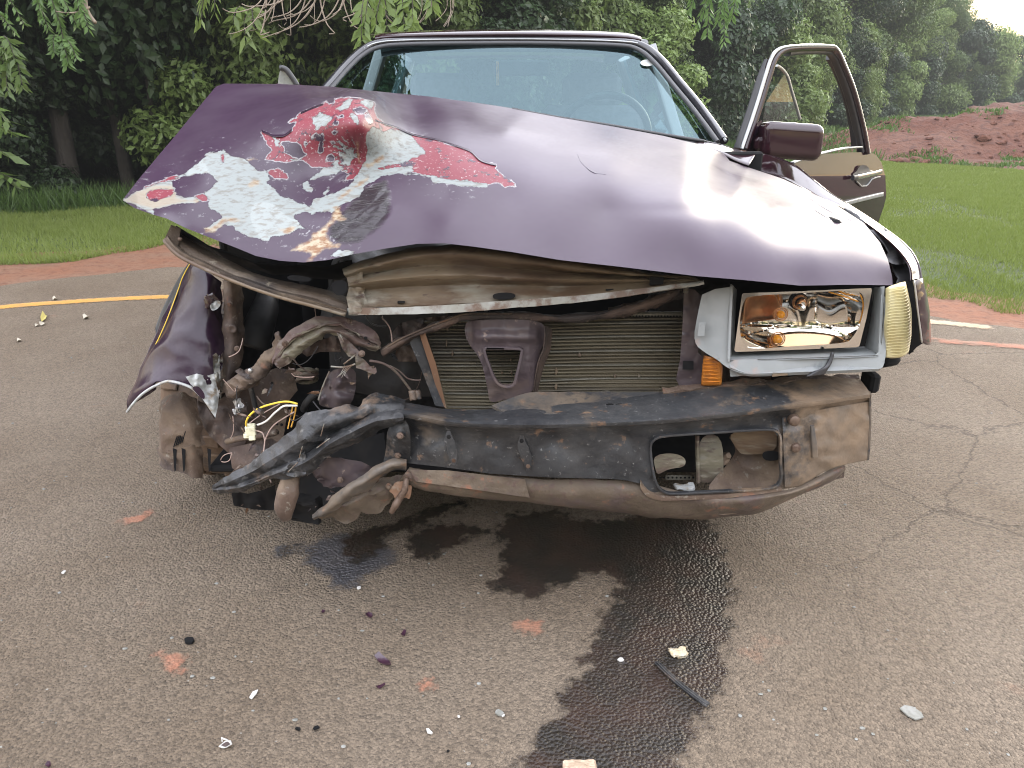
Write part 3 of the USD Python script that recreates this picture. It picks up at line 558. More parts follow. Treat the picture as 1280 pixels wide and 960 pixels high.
# the tall tree whose limbs reach over the road on the left
t = thing('overhanging_tree', 'tall dark tree reaching over the road from the left, mirrored in the windscreen', 'tree', (-7.6, 6.4, -.05))
m_, cs = crown(777, 46000, 2.5, 4.4, 7.6, .115, .25, 26); m_.apply_translation((4.6, -1.2, 0)); cs = cs + [4.6, -1.2, 0]
m2_, cs2 = crown(778, 40000, 2.6, 4.6, 8.2, .115, .25, 26); m2_.apply_translation((.4, .2, 0))
obj('crown', m_, 'leaf_dark', t); obj('crown', m2_, 'leaf_dark', t)
obj('trunk', tube([(0, 0, 0), (.15, -.05, 2.2), (.5, -.1, 4.2), (.6, 0, 6.0)], .20, 18, 10, [1.3, 1, .8, .4]), 'bark', t, smooth=True); obj('limb', tube([(.4, -.1, 3.8), (1.8, -.5, 4.9), (3.4, -.9, 5.6), (4.9, -1.2, 6.2)], .10, 18, 8, [1, .8, .6, .3]), 'bark', t, smooth=True)
for c in cs[::3]: obj('limb', tube([(3.4, -.9, 5.6), (np.array([3.4, -.9, 5.6]) + c) / 2 + [0, 0, .15], c], .028, 9, 6, [1, .6, .3]), 'bark', t, smooth=True)

# branches that hang into the top of the picture
def leaflet_spray(base, tip, n, L, w, seed, sag=.05):
    """A twig with paired leaves."""
    r = np.random.default_rng(seed); b, t = np.array(base, float), np.array(tip, float); mid = (b + t) / 2 + [0, 0, sag]
    tw = tube([b, mid, t], .004, 12, 6, [1, .7, .4]); pts = poly3([b, mid, t], n); d = np.gradient(pts, axis=0); d /= np.linalg.norm(d, axis=1)[:, None]
    V, F = [], []
    for i in range(n):
        for sgn in (-1, 1):
            s = np.cross(d[i], [0, 0, 1]); s /= np.linalg.norm(s) + 1e-9
            dd = d[i] * r.uniform(.3, .9) + s * sgn * r.uniform(.5, 1) + [0, 0, r.uniform(-.8, .1)]; dd /= np.linalg.norm(dd); nn = np.cross(dd, s + r.normal(0, .5, 3)); nn /= np.linalg.norm(nn); q = np.cross(dd, nn)
            l = L * r.uniform(.7, 1.2); k = len(V) * 4
            V.append([pts[i], pts[i] + dd * l * .4 + q * l * w, pts[i] + dd * l, pts[i] + dd * l * .4 - q * l * w]); F += [(k, k + 1, k + 2), (k, k + 2, k + 3)]
    return tw, tm(np.vstack(V), F)
def hanging(label, runs, D, look_leaf, L, w, n, seed, name='hanging_branch'):
    t = thing(name, label, 'branch'); tws, lvs = [], []
    for k, (a, b) in enumerate(runs):
        tw, lv = leaflet_spray(P(a[0], a[1], D), P(b[0], b[1], D - .1), n, L, w, seed + k); tws.append(tw); lvs.append(lv)
    obj('twig', cat(tws), 'bark', t, smooth=True); obj('leaves', cat(lvs), look_leaf, t)
r_ = np.random.default_rng(5)
runs = [((-40, -60), (30, 30)), ((20, -50), (60, 35)), ((40, -50), (95, 30)), ((62, -30), (85, 78)), ((72, 45), (95, 72)), ((74, 46), (68, 66)), ((75, 46), (84, 82)), ((-60, -20), (18, 40)), ((80, -60), (110, 35)), ((60, -60), (50, 25)), ((30, -60), (8, 20)), ((95, -60), (100, 28)), ((45, -40), (75, 30))]
hanging('feathery green branch hanging into the top left corner', runs, 3.6, 'leaf_feather', .052, .17, 34, 21)
hanging('drooping olive leaves at the left edge above the grass', [((-30 + 7 * k, 45 + 9 * (k % 5)), (-8 + r_.uniform(0, 40), 70 + r_.uniform(-10, 45))) for k in range(9)], 4.4, 'leaf_mid', .09, .16, 12, 41)
hanging('low leafy twigs at the left edge beside the trunk', [((-40, 130), (8, 150)), ((-40, 160), (14, 165)), ((-40, 185), (10, 195)), ((-40, 220), (22, 226)), ((-40, 205), (18, 232))], 5.2, 'leaf_mid', .14, .2, 8, 61)
hanging('long-leaved twig hanging at the top, left of the dry vines', [((290, -40), (246, 20)), ((285, -30), (268, 14)), ((270, -30), (252, 24)), ((310, 12), (292, 30)), ((312, 14), (306, 44)), ((314, 10), (318, 38))], 3.4, 'leaf_light', .10, .15, 6, 81)
hanging('bright leaved twigs hanging over the left end of the roof', [((470, -30), (456, 36)), ((480, -20), (484, 40)), ((500, -40), (505, 30)), ((515, -40), (516, 28)), ((455, 0), (452, 50)), ((490, -30), (470, 30)), ((530, -40), (540, 8))], 3.2, 'leaf_light', .09, .2, 9, 91)
hanging('pale green leaf spray hanging right of the car roof', [((900, -30), (872, 30)), ((915, -30), (898, 26)), ((890, -40), (884, 44)), ((930, -40), (915, 22)), ((880, -40), (862, 14)), ((905, -40), (905, 52))], 7.0, 'leaf_feather', .10, .17, 18, 111)
# dry roots and vines
t = thing('dry_vine', 'tangle of bare pale vines hanging at the top above the hood', 'vine')
for k in range(30):
    x = r_.uniform(335, 480); D = 3.3 + r_.uniform(-.2, .3); dx = r_.uniform(-70, 25); dep = r_.uniform(8, 46); hook = r_.uniform(-14, 14)
    pts = [P(x, -60, D), P(x + dx * .2, dep * .2 - 10, D), P(x + dx * .55, dep * .7, D - .03), P(x + dx, dep, D - .05), P(x + dx + hook, dep + r_.uniform(-8, 6), D - .05)]
    obj('vine_strand', tube(pts, r_.uniform(.0028, .0055), 26, 6, [1, .9, .8, .5]), 'dry_twig', t, smooth=True)
t = thing('dry_vine', 'few thin bare vines hanging over the left half of the roof', 'vine')
for k in range(7):
    x = r_.uniform(515, 570)
    obj('vine_strand', tube([P(x - 20, -60, 3.4), P(x, 5, 3.4), P(x + r_.uniform(-15, 12), r_.uniform(25, 46), 3.35)], .0035, 18, 6, [1, .8, .5]), 'dry_twig', t, smooth=True)
t = thing('bare_branch', 'pale broken branch stub at the top left among feathery leaves', 'branch')
obj('branch', cat([tube([P(104, -40, 3.6), P(107, 8, 3.6), P(119, 28, 3.55)], .018, 10, 8, [1, .9, .6]), tube([P(112, 9, 3.6), P(90, 16, 3.5), P(70, 14, 3.5)], .006, 10, 6, [1, .8, .4])]), 'dry_twig', t, smooth=True)

# ------------------------------------------------------------------ the wrecked car
car = thing('crashed_car', 'dark purple sedan with crushed front corner, peeled buckled hood and one front door open', 'car')

# hood: bent sheet with three paint layers (primvar m: distance inside bare primer, red layer, rust; primvar k: scuffed crumple zone)
HOOD = [(153, 250), (175, 222), (200, 192), (218, 171), (235, 150), (255, 126), (270, 108), (280, 104.5), (350, 105), (410, 108), (480, 115), (540, 121), (590, 128), (640, 136), (700, 147), (760, 157), (830, 170), (880, 182), (905, 192), (912, 201), (929, 207), (980, 224), (1013, 240), (1045, 256), (1080, 279), (1100, 303), (1110, 325), (1115, 345), (1116, 356.5),
        (1060, 356), (1000, 357), (930, 350), (870, 345), (780, 334), (700, 325), (640, 315), (590, 308), (555, 304), (520, 305), (480, 311), (440, 318), (410, 325), (380, 328), (350, 326), (320, 320), (296, 310), (270, 300), (232, 285), (208, 273), (190, 268), (168, 260)]
HC = [(153, 250, .22), (195, 268, .20), (232, 285, .195), (270, 300, .17), (320, 320, .14), (380, 328, .10), (440, 318, .085), (520, 305, .09), (590, 308, .06), (700, 325, .02), (870, 345, .02), (1000, 356, .035), (1060, 356, .06), (1116, 356, .12),
      (200, 192, .50), (235, 150, .70), (275, 105, .96), (250, 192, .44), (300, 181, .44), (330, 165, .46), (375, 140, .50), (430, 121, .56), (470, 124, .60), (330, 138, .62), (400, 113, .80), (290, 150, .62), (230, 215, .40),
      (350, 105, 1.0), (410, 108, .98), (480, 115, .96), (540, 121, .93), (640, 136, .95), (760, 157, 1.0), (830, 170, 1.04), (890, 187, 1.05), (929, 207, 1.04), (980, 224, .86), (1013, 240, .66), (1045, 256, .50), (1080, 279, .34), (1100, 303, .24), (1114, 332, .15),
      (430, 200, .345), (410, 180, .36), (480, 250, .22), (420, 262, .20), (350, 250, .255), (300, 250, .275), (250, 245, .29), (380, 210, .36), (330, 200, .38), (200, 245, .29), (180, 245, .29), (470, 200, .36),
      (560, 240, .24), (640, 245, .235), (760, 262, .20), (900, 290, .14), (1020, 322, .105), (560, 280, .13), (700, 290, .10), (850, 315, .07),
      (560, 185, .42), (640, 195, .42), (760, 205, .43), (860, 230, .40), (960, 262, .35), (520, 150, .66), (640, 158, .68), (760, 176, .72), (860, 197, .76), (930, 225, .70)]
def poly_px(*ps, s=1, ox=0, oy=0): return Polygon([(ox + x / s, oy + y / s) for x, y in ps]).buffer(0)
A_, B_, C_, D_ = dict(s=5.333, ox=150, oy=180), dict(s=7.11, ox=300, oy=110), dict(s=5.818, ox=440, oy=120), dict(s=7.11, ox=350, oy=220)
white_main = Polygon([(152, 251), (160, 246), (169, 240), (180, 236), (197, 229), (212, 226), (221, 220), (231, 217), (243, 207), (250, 202), (255, 197), (258, 192), (262.5, 190), (272, 190), (281, 187.5), (285, 192), (289, 196), (300, 197), (307, 199), (311, 204), (318, 209), (322, 214), (334, 213), (335, 219), (337, 225), (332, 229), (338, 231), (346, 240), (354, 247), (368, 248), (370, 254), (382, 255), (386, 259), (390, 254), (391, 250), (406, 245), (420, 241), (427, 237), (434, 233), (443, 228), (451, 224), (454, 219), (462, 219), (470, 217), (480, 219), (470, 225), (455, 233), (453, 241), (447, 246), (440, 251), (432, 254), (426, 257), (421, 262), (415, 266), (409, 264), (403, 266), (396, 265), (389, 270), (385, 265), (376, 266), (368, 269), (369, 274), (374, 279), (377, 283), (388, 285), (371, 286), (364, 292), (350, 294.5), (339, 296), (337, 302), (325, 299), (311, 296), (301, 291), (294, 287), (291, 282), (279, 281), (272, 287), (266, 290.6), (255, 287), (262, 282), (270, 277.5), (277, 272), (274, 266), (262, 261), (259, 253), (262, 249), (252, 249), (247, 253), (221, 255), (205, 259), (191, 262), (196, 270), (182, 263), (169, 256)]).buffer(0)
isl = poly_px((340, 240), (400, 222), (470, 210), (500, 198), (590, 196), (620, 215), (650, 250), (612, 290), (590, 312), (540, 330), (500, 357), (440, 355), (380, 340), (365, 300), **A_)
redspot = poly_px((175, 330), (200, 310), (260, 300), (330, 302), (362, 300), (358, 330), (340, 348), (290, 362), (240, 382), (200, 378), (180, 355), **A_)
redspot2 = poly_px((670, 75), (690, 65), (697, 90), (690, 130), (676, 115), **A_); redspot3 = poly_px((500, 350), (555, 330), (580, 350), (590, 380), (545, 378), (520, 365), **A_)
white_main = white_main.difference(unary_union([isl, redspot, redspot2, redspot3]))
fan = poly_px((110, 250), (200, 275), (280, 240), (350, 250), (430, 280), (460, 320), (480, 350), (500, 372), (530, 395), (534, 418), (500, 432), (430, 460), (350, 490), (250, 510), (150, 540), (200, 535), (330, 515), (440, 510), (446, 550), (380, 562), (300, 570), (230, 582), (160, 600), (110, 640), (70, 665), (80, 690), (60, 725), (0, 755), (-40, 700), (-5, 640), (40, 560), (70, 520), (100, 470), (110, 400), (100, 330), **C_)
strip = poly_px((350, 560), (460, 560), (580, 580), (700, 605), (800, 612), (985, 636), (985, 666), (800, 655), (590, 630), (565, 590), (470, 575), (360, 572), **C_)
w_bits = unary_union([fan, strip, poly_px((640, 260), (690, 250), (705, 212), (760, 235), (790, 250), (825, 262), (818, 290), (780, 312), (770, 335), (720, 340), (685, 378), (665, 368), (680, 340), (645, 315), **B_),
  poly_px((968, 228), (1000, 215), (1048, 245), (1055, 280), (1070, 340), (1040, 325), (1010, 290), (985, 260), **B_), poly_px((1060, 105), (1120, 108), (1180, 120), (1195, 150), (1150, 195), (1120, 160), (1080, 140), **B_), poly_px((1145, 400), (1175, 340), (1215, 350), (1278, 395), (1200, 425), (1150, 430), **B_),
  poly_px((560, 850), (600, 820), (690, 760), (740, 715), (860, 705), (900, 740), (860, 770), (800, 775), (720, 785), (650, 815), (610, 835), (620, 870), (655, 885), (645, 920), (590, 925), (560, 895), **B_),
  poly_px((815, 645), (870, 650), (890, 690), (960, 735), (930, 745), (870, 700), (825, 680), **B_), poly_px((740, 940), (790, 880), (805, 885), (790, 925), (760, 945), **B_), poly_px((290, 430), (330, 460), (365, 480), (360, 490), (330, 490), (370, 550), (355, 555), (315, 500), **B_),
  poly_px((850, 190), (900, 150), (960, 95), (1000, 105), (985, 150), (955, 185), (900, 200), **B_), poly_px((880, 580), (935, 600), (960, 630), (920, 640), (900, 610), **B_), poly_px((450, 630), (550, 632), (545, 645), (460, 640), **B_),
  poly_px((460, 530), (520, 533), (545, 545), (500, 552), (450, 548), **D_), poly_px((450, 700), (520, 660), (600, 655), (680, 680), (580, 715), (480, 722), **D_)])
for i in range(9):                                     # fine fan of cracks below the peak of the dent
    a0 = math.radians(96 + i * 11); c0 = np.array([447, 206]); r0, r1 = 10, 42 - 1.6 * i; b = a0 + .22
    p = [c0 + r0 * np.array([math.cos(a0), -math.sin(a0)]), c0 + (r0 + r1) / 2 * np.array([math.cos(a0 + .03), -math.sin(a0 + .03)]), c0 + r1 * np.array([math.cos(b), -math.sin(b)])]
    w_bits = w_bits.union(LineString(p).buffer(1.25 if i > 1 else .8))
red = poly_px((190, 390), (210, 382), (240, 400), (300, 430), (380, 432), (470, 380), (500, 300), (430, 308), (480, 270), (560, 210), (640, 180), (700, 170), (760, 120), (830, 100), (900, 90), (1000, 85), (1100, 100), (1200, 130), (1190, 190), (1215, 260), (1280, 310), (1300, 420), (1280, 640), (1100, 740), (1020, 800), (930, 825), (960, 770), (880, 720), (800, 700), (640, 700), (600, 670), (560, 640), (470, 640), (420, 662), (340, 650), (230, 630), (245, 600), (290, 560), (280, 530), (240, 500), (220, 455), **B_)
red = red.union(poly_px((180, 200), (350, 240), (440, 280), (520, 300), (600, 320), (700, 355), (850, 400), (930, 470), (985, 490), (1050, 500), (1040, 530), (1110, 590), (1190, 640), (1190, 655), (1150, 650), (1110, 665), (1085, 630), (1030, 630), (980, 645), (800, 625), (580, 590), (430, 550), (300, 560), (100, 600), (60, 500), (100, 300), **C_))
p_isl = unary_union([poly_px((350, 485), (400, 472), (500, 480), (545, 510), (565, 570), (605, 590), (540, 630), (470, 620), (385, 575), (400, 545), **B_), poly_px((700, 420), (740, 400), (748, 430), (735, 490), (750, 570), (720, 585), (685, 570), (705, 500), **B_),
  poly_px((810, 385), (845, 370), (882, 378), (870, 400), (840, 432), (820, 410), **B_), poly_px((785, 470), (850, 475), (858, 500), (820, 505), **B_), poly_px((630, 430), (680, 393), (690, 410), (660, 460), (640, 465), **B_), poly_px((825, 300), (880, 290), (870, 330), (830, 330), **B_), poly_px((855, 250), (920, 235), (930, 260), (870, 275), **B_),
  poly_px((770, 600), (810, 580), (845, 620), (830, 660), (760, 650), **B_), poly_px((560, 480), (590, 465), (610, 500), (575, 520), **B_), poly_px((990, 190), (1060, 165), (1140, 190), (1110, 235), (1040, 235), **B_), poly_px((760, 110), (840, 95), (850, 130), (790, 150), **B_), poly_px((1100, 240), (1140, 220), (1170, 260), (1185, 300), (1160, 330), (1120, 290), **B_), poly_px((480, 230), (530, 205), (500, 270), (460, 275), **B_), poly_px((860, 760), (920, 735), (975, 770), (930, 808), (870, 800), **B_)])
red = red.difference(p_isl)
red = unary_union([red, redspot, redspot2, redspot3, poly_px((240, 740), (340, 713), (380, 740), (430, 790), (420, 808), (300, 802), **B_), poly_px((380, 205), (400, 225), (250, 268), (160, 300), (160, 290), **A_)])
w_bits = w_bits.difference(p_isl)
bare = unary_union([white_main, w_bits])
rust = unary_union([poly_px((470, 275), (510, 262), (555, 275), (560, 310), (545, 340), (600, 378), (590, 400), (500, 408), (445, 450), (425, 500), (440, 560), (470, 600), (540, 612), (520, 645), (440, 655), (380, 650), (330, 690), (290, 760), (240, 765), (280, 700), (220, 680), (110, 665), (60, 680), (200, 600), (280, 555), (300, 490), (360, 470), (410, 420), (450, 370), (470, 320), **D_),
  poly_px((980, 820), (1030, 780), (1080, 785), (1070, 825), (1000, 838), s=5.818, ox=140, oy=90), poly_px((1050, 560), (1170, 555), (1165, 580), (1100, 598), (1050, 585), **A_), poly_px((560, 560), (640, 540), (690, 490), (850, 500), (840, 515), (700, 520), (630, 590), (575, 590), **A_), poly_px((460, 365), (530, 362), (525, 388), (455, 385), **A_),
  LineString([(478, 196), (462, 207), (449, 204), (447, 188), (446, 178)]).buffer(2.2), LineString([(459, 224), (448, 232), (435, 240), (424, 248)]).buffer(1.6), poly_px((830, 100), (920, 98), (920, 106), (850, 112), **A_)])
cream = unary_union([rust, poly_px((10, 380), (100, 320), (240, 270), (350, 270), (380, 350), (520, 385), (380, 400), (220, 440), (100, 400), **A_)])
scuff = poly_px((430, 450), (560, 300), (740, 100), (950, 20), (985, 150), (990, 300), (960, 400), (850, 500), (700, 600), (540, 610), (440, 560), **D_)
def hood_extra(q):
    d = np.clip(inside_dist(scuff, q) / 6, 0, 1); u = q @ np.array([[.8, .6], [-.6, .8]])
    e = d * (.016 * (fbm(np.c_[u[:, 0] / 26, u[:, 1] / 7, q[:, 0] * 0], 3, 31) - .5))
    d2 = np.hypot((q[:, 0] - 440) / 40, (q[:, 1] - 195) / 45); ang = np.arctan2(q[:, 1] - 206, q[:, 0] - 450)
    e += .004 * np.clip(1 - d2, 0, 1) * np.sin(ang * 19)
    e += .0012 * (fbm(np.c_[q / 60, q[:, 0] * 0], 2, 44) - .5) * np.clip((q[:, 0] - 480) / 100, 0, 1)
    # shallow dents in the flat part, the ridge behind the torn edge, a crease near the front
    for cx_, cy_, rx, ry, a in ((500, 140, 40, 14, .030), (735, 195, 20, 6, .005), (830, 185, 30, 7, -.006), (860, 262, 60, 8, .006), (1035, 258, 22, 8, .006), (285, 125, 40, 12, .02), (330, 118, 22, 8, -.02)):
        e += a * np.exp(-((q[:, 0] - cx_) / rx) ** 2 - ((q[:, 1] - cy_) / ry) ** 2)
    return e
m_, q, n_ = patch(HOOD, HC, step=2.6, th=.004, smoothing=.0025, extra=hood_extra)
def mask_of(poly): return inside_dist(poly, q) / 10
S = np.c_[mask_of(bare), mask_of(red), mask_of(rust)]
K = np.c_[np.clip(inside_dist(scuff, q) / 10, -1, 1), mask_of(cream), np.zeros(len(q))]
wrap = lambda a: np.vstack([a, np.full_like(a, -5), np.full((len(m_.vertices) - 2 * n_, 3), -5.)])
def hood_look():
    N = {'g': ('geometry', {}), 'a': ('attribute', {'attribute': 'm'}), 's': ('separate_xyz', {}), 'a2': ('attribute', {'attribute': 'k'}), 's2': ('separate_xyz', {}),
         'nf': ('noise_texture', {'scale': 75.0, 'detail': 5.0, 'roughness': .7}), 'nr': ('noise_texture', {'scale': 34.0, 'detail': 5.0, 'roughness': .65}), 'mp': ('mapping', {'scale': (45, 90, 150)}), 'ns': ('noise_texture', {'scale': 1.0, 'detail': 5.0, 'roughness': .6}),
         'nl': ('noise_texture', {'scale': 4.0, 'detail': 4.0}), 'sp': ('noise_texture', {'scale': 160.0, 'detail': 3.0, 'roughness': .6}), 'mp2': ('mapping', {'rotation': (0, .3, .6), 'scale': (14, 150, 60)}), 'sc': ('noise_texture', {'scale': 1.0, 'detail': 5.0, 'roughness': .65})}
    L = [('a.vector', 's.vector'), ('a2.vector', 's2.vector'), ('g.position', 'mp.vector'), ('mp.vector', 'ns.vector'), ('g.position', 'mp2.vector'), ('mp2.vector', 'sc.vector')] + [('g.position', x + '.vector') for x in ('nf', 'nr', 'nl', 'sp')]
    def mask(name, src, noise_, amp, lo=-.02, hi=.03, top=1.0):
        N[name + 'k'] = ('math', {'math_type': 'multiply_add', 'value2': amp}); N[name + 'j'] = ('math', {'math_type': 'subtract', 'value2': amp * .5}); N[name] = ('map_range', {'from_min': lo, 'from_max': hi, 'to_max': top, 'clamp': True})
        L.extend([(noise_, name + 'k.value1'), (src, name + 'k.value3'), (name + 'k.value', name + 'j.value1'), (name + 'j.value', name + '.value')])
    mask('mb', 's.x', 'nf.fac', .85); mask('mr0', 's.y', 'nf.fac', .7); mask('me', 's.y', 'nf.fac', .7, -.13, -.08); N['n9'] = ('noise_texture', {'scale': 27.0, 'detail': 6.0, 'roughness': .7}); N['r9'] = ('map_range', {'from_min': .585, 'from_max': .61, 'to_min': 1.0, 'to_max': 0.0, 'clamp': True}); N['mr'] = ('map_range', {'clamp': True}); N['m9'] = ('math', {'math_type': 'multiply'}); L.extend([('g.position', 'n9.vector'), ('n9.fac', 'r9.value'), ('mr0.result', 'm9.value1'), ('r9.result', 'm9.value2'), ('m9.value', 'mr.value')]); mask('mu', 's.z', 'nr.fac', 1.5, -.05, .35, .9); mask('mc', 's2.y', 'nr.fac', .8, -.1, .3, .75); mask('mk', 's2.x', 'nl.fac', .6, -.1, .5)
    def ramp(name, src, lo, hi, top=1.0): N[name] = ('map_range', {'from_min': lo, 'from_max': hi, 'to_max': top, 'clamp': True}); L.append((src, name + '.value'))
    def mix(name, fac, c1, c2):
        N[name] = ('mix', {}); L.append((fac, name + '.fac'))
        for k, c in (('color1', c1), ('color2', c2)):
            if isinstance(c, str): L.append((c, f'{name}.{k}'))
            else: N[name][1][k] = c
    ramp('dust', 'nl.fac', .45, .75, .45); mix('pu', 'dust.result', (.0185, .0105, .0185), (.027, .0195, .0265))
    ramp('scf', 'sc.fac', .52, .66); N['sk'] = ('math', {'math_type': 'multiply'}); L.extend([('scf.result', 'sk.value1'), ('mk.result', 'sk.value2')]); mix('pk', 'mk.result', 'pu.color', (.009, .0065, .008)); mix('pp', 'sk.value', 'pk.color', (.085, .080, .082))
    ramp('rsp', 'sp.fac', .62, .66); mix('rd', 'rsp.result', (.105, .019, .026), (.24, .21, .20)); N['cn'] = ('noise_texture', {'scale': 58.0, 'detail': 6.0, 'roughness': .75}); L.append(('g.position', 'cn.vector')); ramp('cp', 'cn.fac', .60, .64); N['cd'] = ('map_range', {'from_min': -2.6, 'from_max': -.1, 'clamp': True}); L.append(('s.x', 'cd.value')); N['cm'] = ('math', {'math_type': 'multiply'}); L.extend([('cp.result', 'cm.value1'), ('cd.result', 'cm.value2')]); mix('pc', 'cm.value', 'pp.color', (.15, .145, .15)); mix('le', 'me.result', 'pc.color', (.17, .165, .165)); N['e9'] = ('math', {'math_type': 'multiply'}); L.extend([('me.result', 'e9.value1'), ('r9.result', 'e9.value2')]); L.remove(('me.result', 'le.fac')); L.append(('e9.value', 'le.fac')); mix('l1', 'mr.result', 'le.color', 'rd.color')
    ramp('wst', 'ns.fac', .50, .62, .8); mix('wh', 'wst.result', (.165, .181, .174), (.115, .108, .093)); mix('wc', 'mc.result', 'wh.color', (.205, .165, .115)); mix('l2', 'mb.result', 'l1.color', 'wc.color')
    ramp('rr', 'ns.fac', .42, .58); mix('ru', 'rr.result', (.235, .19, .125), (.11, .05, .016)); mix('l3', 'mu.result', 'l2.color', 'ru.color')
    N['p'] = ('principled_bsdf', {'specular_ior_level': .30, 'coat_roughness': .16}); L.append(('l3.color', 'p.base_color'))
    # gloss: clear purple, duller red, matt primer
    N['o1'] = ('mix_float', {'a': .27, 'b': .40}); N['o2'] = ('mix_float', {'b': .62}); L.extend([('mr.result', 'o1.fac'), ('mb.result', 'o2.fac'), ('o1.result', 'o2.a')])
    N['rn'] = ('map_range', {'from_min': .3, 'from_max': .7, 'to_min': -.06, 'to_max': .08}); N['o3'] = ('math', {'math_type': 'add'}); L.extend([('nl.fac', 'rn.value'), ('rn.result', 'o3.value1'), ('o2.result', 'o3.value2'), ('o3.value', 'p.roughness')])
    N['ct'] = ('math', {'math_type': 'maximum'}); N['ci'] = ('math', {'math_type': 'multiply_add', 'value2': -.14, 'value3': .14}); L.extend([('mr.result', 'ct.value1'), ('mb.result', 'ct.value2'), ('ct.value', 'ci.value1'), ('ci.value', 'p.coat_weight')])
    # relief: paint layers stand above the primer
    N['hb'] = ('math', {'math_type': 'multiply_add', 'value2': -1.0, 'value3': 0.0}); N['hr'] = ('math', {'math_type': 'multiply_add', 'value2': -.6}); N['hs'] = ('math', {'math_type': 'multiply_add', 'value2': .5}); N['hk'] = ('math', {'math_type': 'multiply'}); N['hn'] = ('math', {'math_type': 'multiply_add', 'value2': 2.0})
    L.extend([('mb.result', 'hb.value1'), ('mr.result', 'hr.value1'), ('hb.value', 'hr.value3'), ('ns.fac', 'hk.value1'), ('mb.result', 'hk.value2'), ('hk.value', 'hs.value1'), ('hr.value', 'hs.value3'), ('sk.value', 'hn.value1'), ('hs.value', 'hn.value3'), ('hn.value', 'bu.height')])
    N['bu'] = ('bump', {'distance': .0022, 'strength': 1.0}); L.append(('bu.normal', 'p.normal'))
    M('hood_look', N, L)
hood_look()
hood = obj('hood', m_, 'hood_look', car, smooth=True, prim={'m': wrap(S), 'k': wrap(K)}, label='buckled purple hood, paint peeled to red and white primer on one side')
# lifted paint edges
def flake(pts_up, w, name='paint_flake', mat='fender_paint', dy=-.006):
    u = np.array(pts_up, float); hy = depth_field(HC, .0025)
    rows = [np.c_[u, hy(u) + hood_extra(u) - .002], np.c_[u + [0, w], hy(u + [0, w]) + hood_extra(u + [0, w]) + dy]]
    return obj(name, loft(rows, 40, 3, th=.0012), mat, hood, smooth=True)
flake([(327, 162), (334, 165), (342, 168), (353, 168), (364, 161)], 2.5); flake([(469, 149), (482, 154), (500, 160), (520, 168), (545, 173), (570, 181), (588, 188), (602, 200), (620, 205)], 1.8); flake([(376, 140), (390, 134), (404, 129)], 2)

look('peel_edge', (.085, .078, .092), (), .6, .1)
for k, (l_, w_) in enumerate((([(722, 192), (725, 200), (730, 206), (746, 216), (757, 217)], 1.2), ([(1013, 248), (1026, 257), (1040, 265), (1064, 275)], 1.3), ([(1018, 262), (1034, 272), (1050, 277), (1064, 278)], .9))):
    flake(l_, w_ * .55, 'paint_flake', 'peel_edge', -.0022)
# inner frame of the hood: ribbed panel, open end on the left
rows = [[(428, 335, .20), (470, 322, .17), (560, 306, .16), (700, 322, .12), (790, 337, .11), (870, 347, .09)],
        [(430, 343, .15), (470, 331, .13), (560, 318, .13), (700, 333, .10), (790, 343, .095), (870, 348, .08)],
        [(436, 350, .19), (470, 341, .17), (560, 331, .16), (700, 340, .13), (800, 346, .11), (872, 349, .08)],
        [(436, 357, .15), (470, 351, .13), (560, 344, .13), (700, 349, .10), (800, 350, .09), (874, 350, .07)],
        [(436, 366, .19), (470, 361, .17), (560, 356, .165), (700, 357, .13), (800, 354, .10), (876, 351, .07)],
        [(436, 377, .16), (470, 374, .15), (560, 371, .14), (700, 367, .11), (800, 358, .09), (878, 351.5, .065)],
        [(436, 384, .14), (470, 383, .13), (561, 381, .12), (640, 376, .11), (722, 370, .09), (812, 360, .075), (880, 352, .06)]]
inner = obj('hood_inner_panel', loft(rows, 90, 5, th=.004, wrinkle=(.003, .06, 3)), 'inner_metal', car, smooth=45, label='rusty ribbed inner panel of the hood seen under its raised edge')
obj('hem', loft([[(434, 385, .135), (500, 384, .122), (561, 381, .115), (640, 375.5, .105), (722, 369.5, .085), (812, 359.5, .07), (880, 351.5, .055)], [(436, 394, .13), (500, 393, .117), (561, 391, .11), (640, 385, .10), (722, 378, .08), (812, 366, .065), (880, 353, .05)]], 70, 2, th=.006, wrinkle=(.002, .03, 5)), 'inner_lip', inner, smooth=50)
obj('slot', patch(rounded([(616, 366), (644, 365.5), (644, 374), (616, 375)]), [(630, 370, .105)], 2, .02)[0], 'black', inner)
obj('slot', patch([(497, 376), (506, 376), (506, 379), (497, 379)], [(500, 377, .125)], 2, .02)[0], 'black', inner); obj('slot', patch([(757, 361.5), (767, 361), (767, 363), (757, 363.5)], [(760, 362, .09)], 2, .02)[0], 'black', inner)
obj('slot', patch([(812, 346), (830, 347), (829, 355), (812, 356)], [(820, 350, .07)], 2, .02)[0], 'black', inner)
obj('torn_end', patch([(433, 344), (446, 336), (456, 334), (453, 346), (458, 354), (455, 366), (459, 377), (450, 392), (437, 393), (433, 372), (436, 360)], [(433, 344, .155), (456, 336, .155), (458, 366, .15), (437, 393, .112)], 2.5, .004, wrinkle=(.008, 9, 3))[0], 'inner_metal', inner, smooth=True)
rows = [[(206, 300, .22), (215, 283, .24), (228, 286, .25)], [(222, 318, .20), (233, 300, .23), (262, 306, .22)], [(250, 333, .18), (264, 318, .21), (300, 326, .19)], [(300, 354, .15), (312, 340, .18), (345, 346, .15)], [(350, 371, .13), (362, 356, .15), (392, 358, .12)], [(400, 384, .12), (410, 366, .13), (430, 356, .11)], [(432, 393, .115), (436, 376, .12), (440, 350, .10)]]
mixp = lambda a, b, t, dy, dd: (a[0] + (b[0] - a[0]) * t, a[1] + (b[1] - a[1]) * t + dy, a[2] + dd)
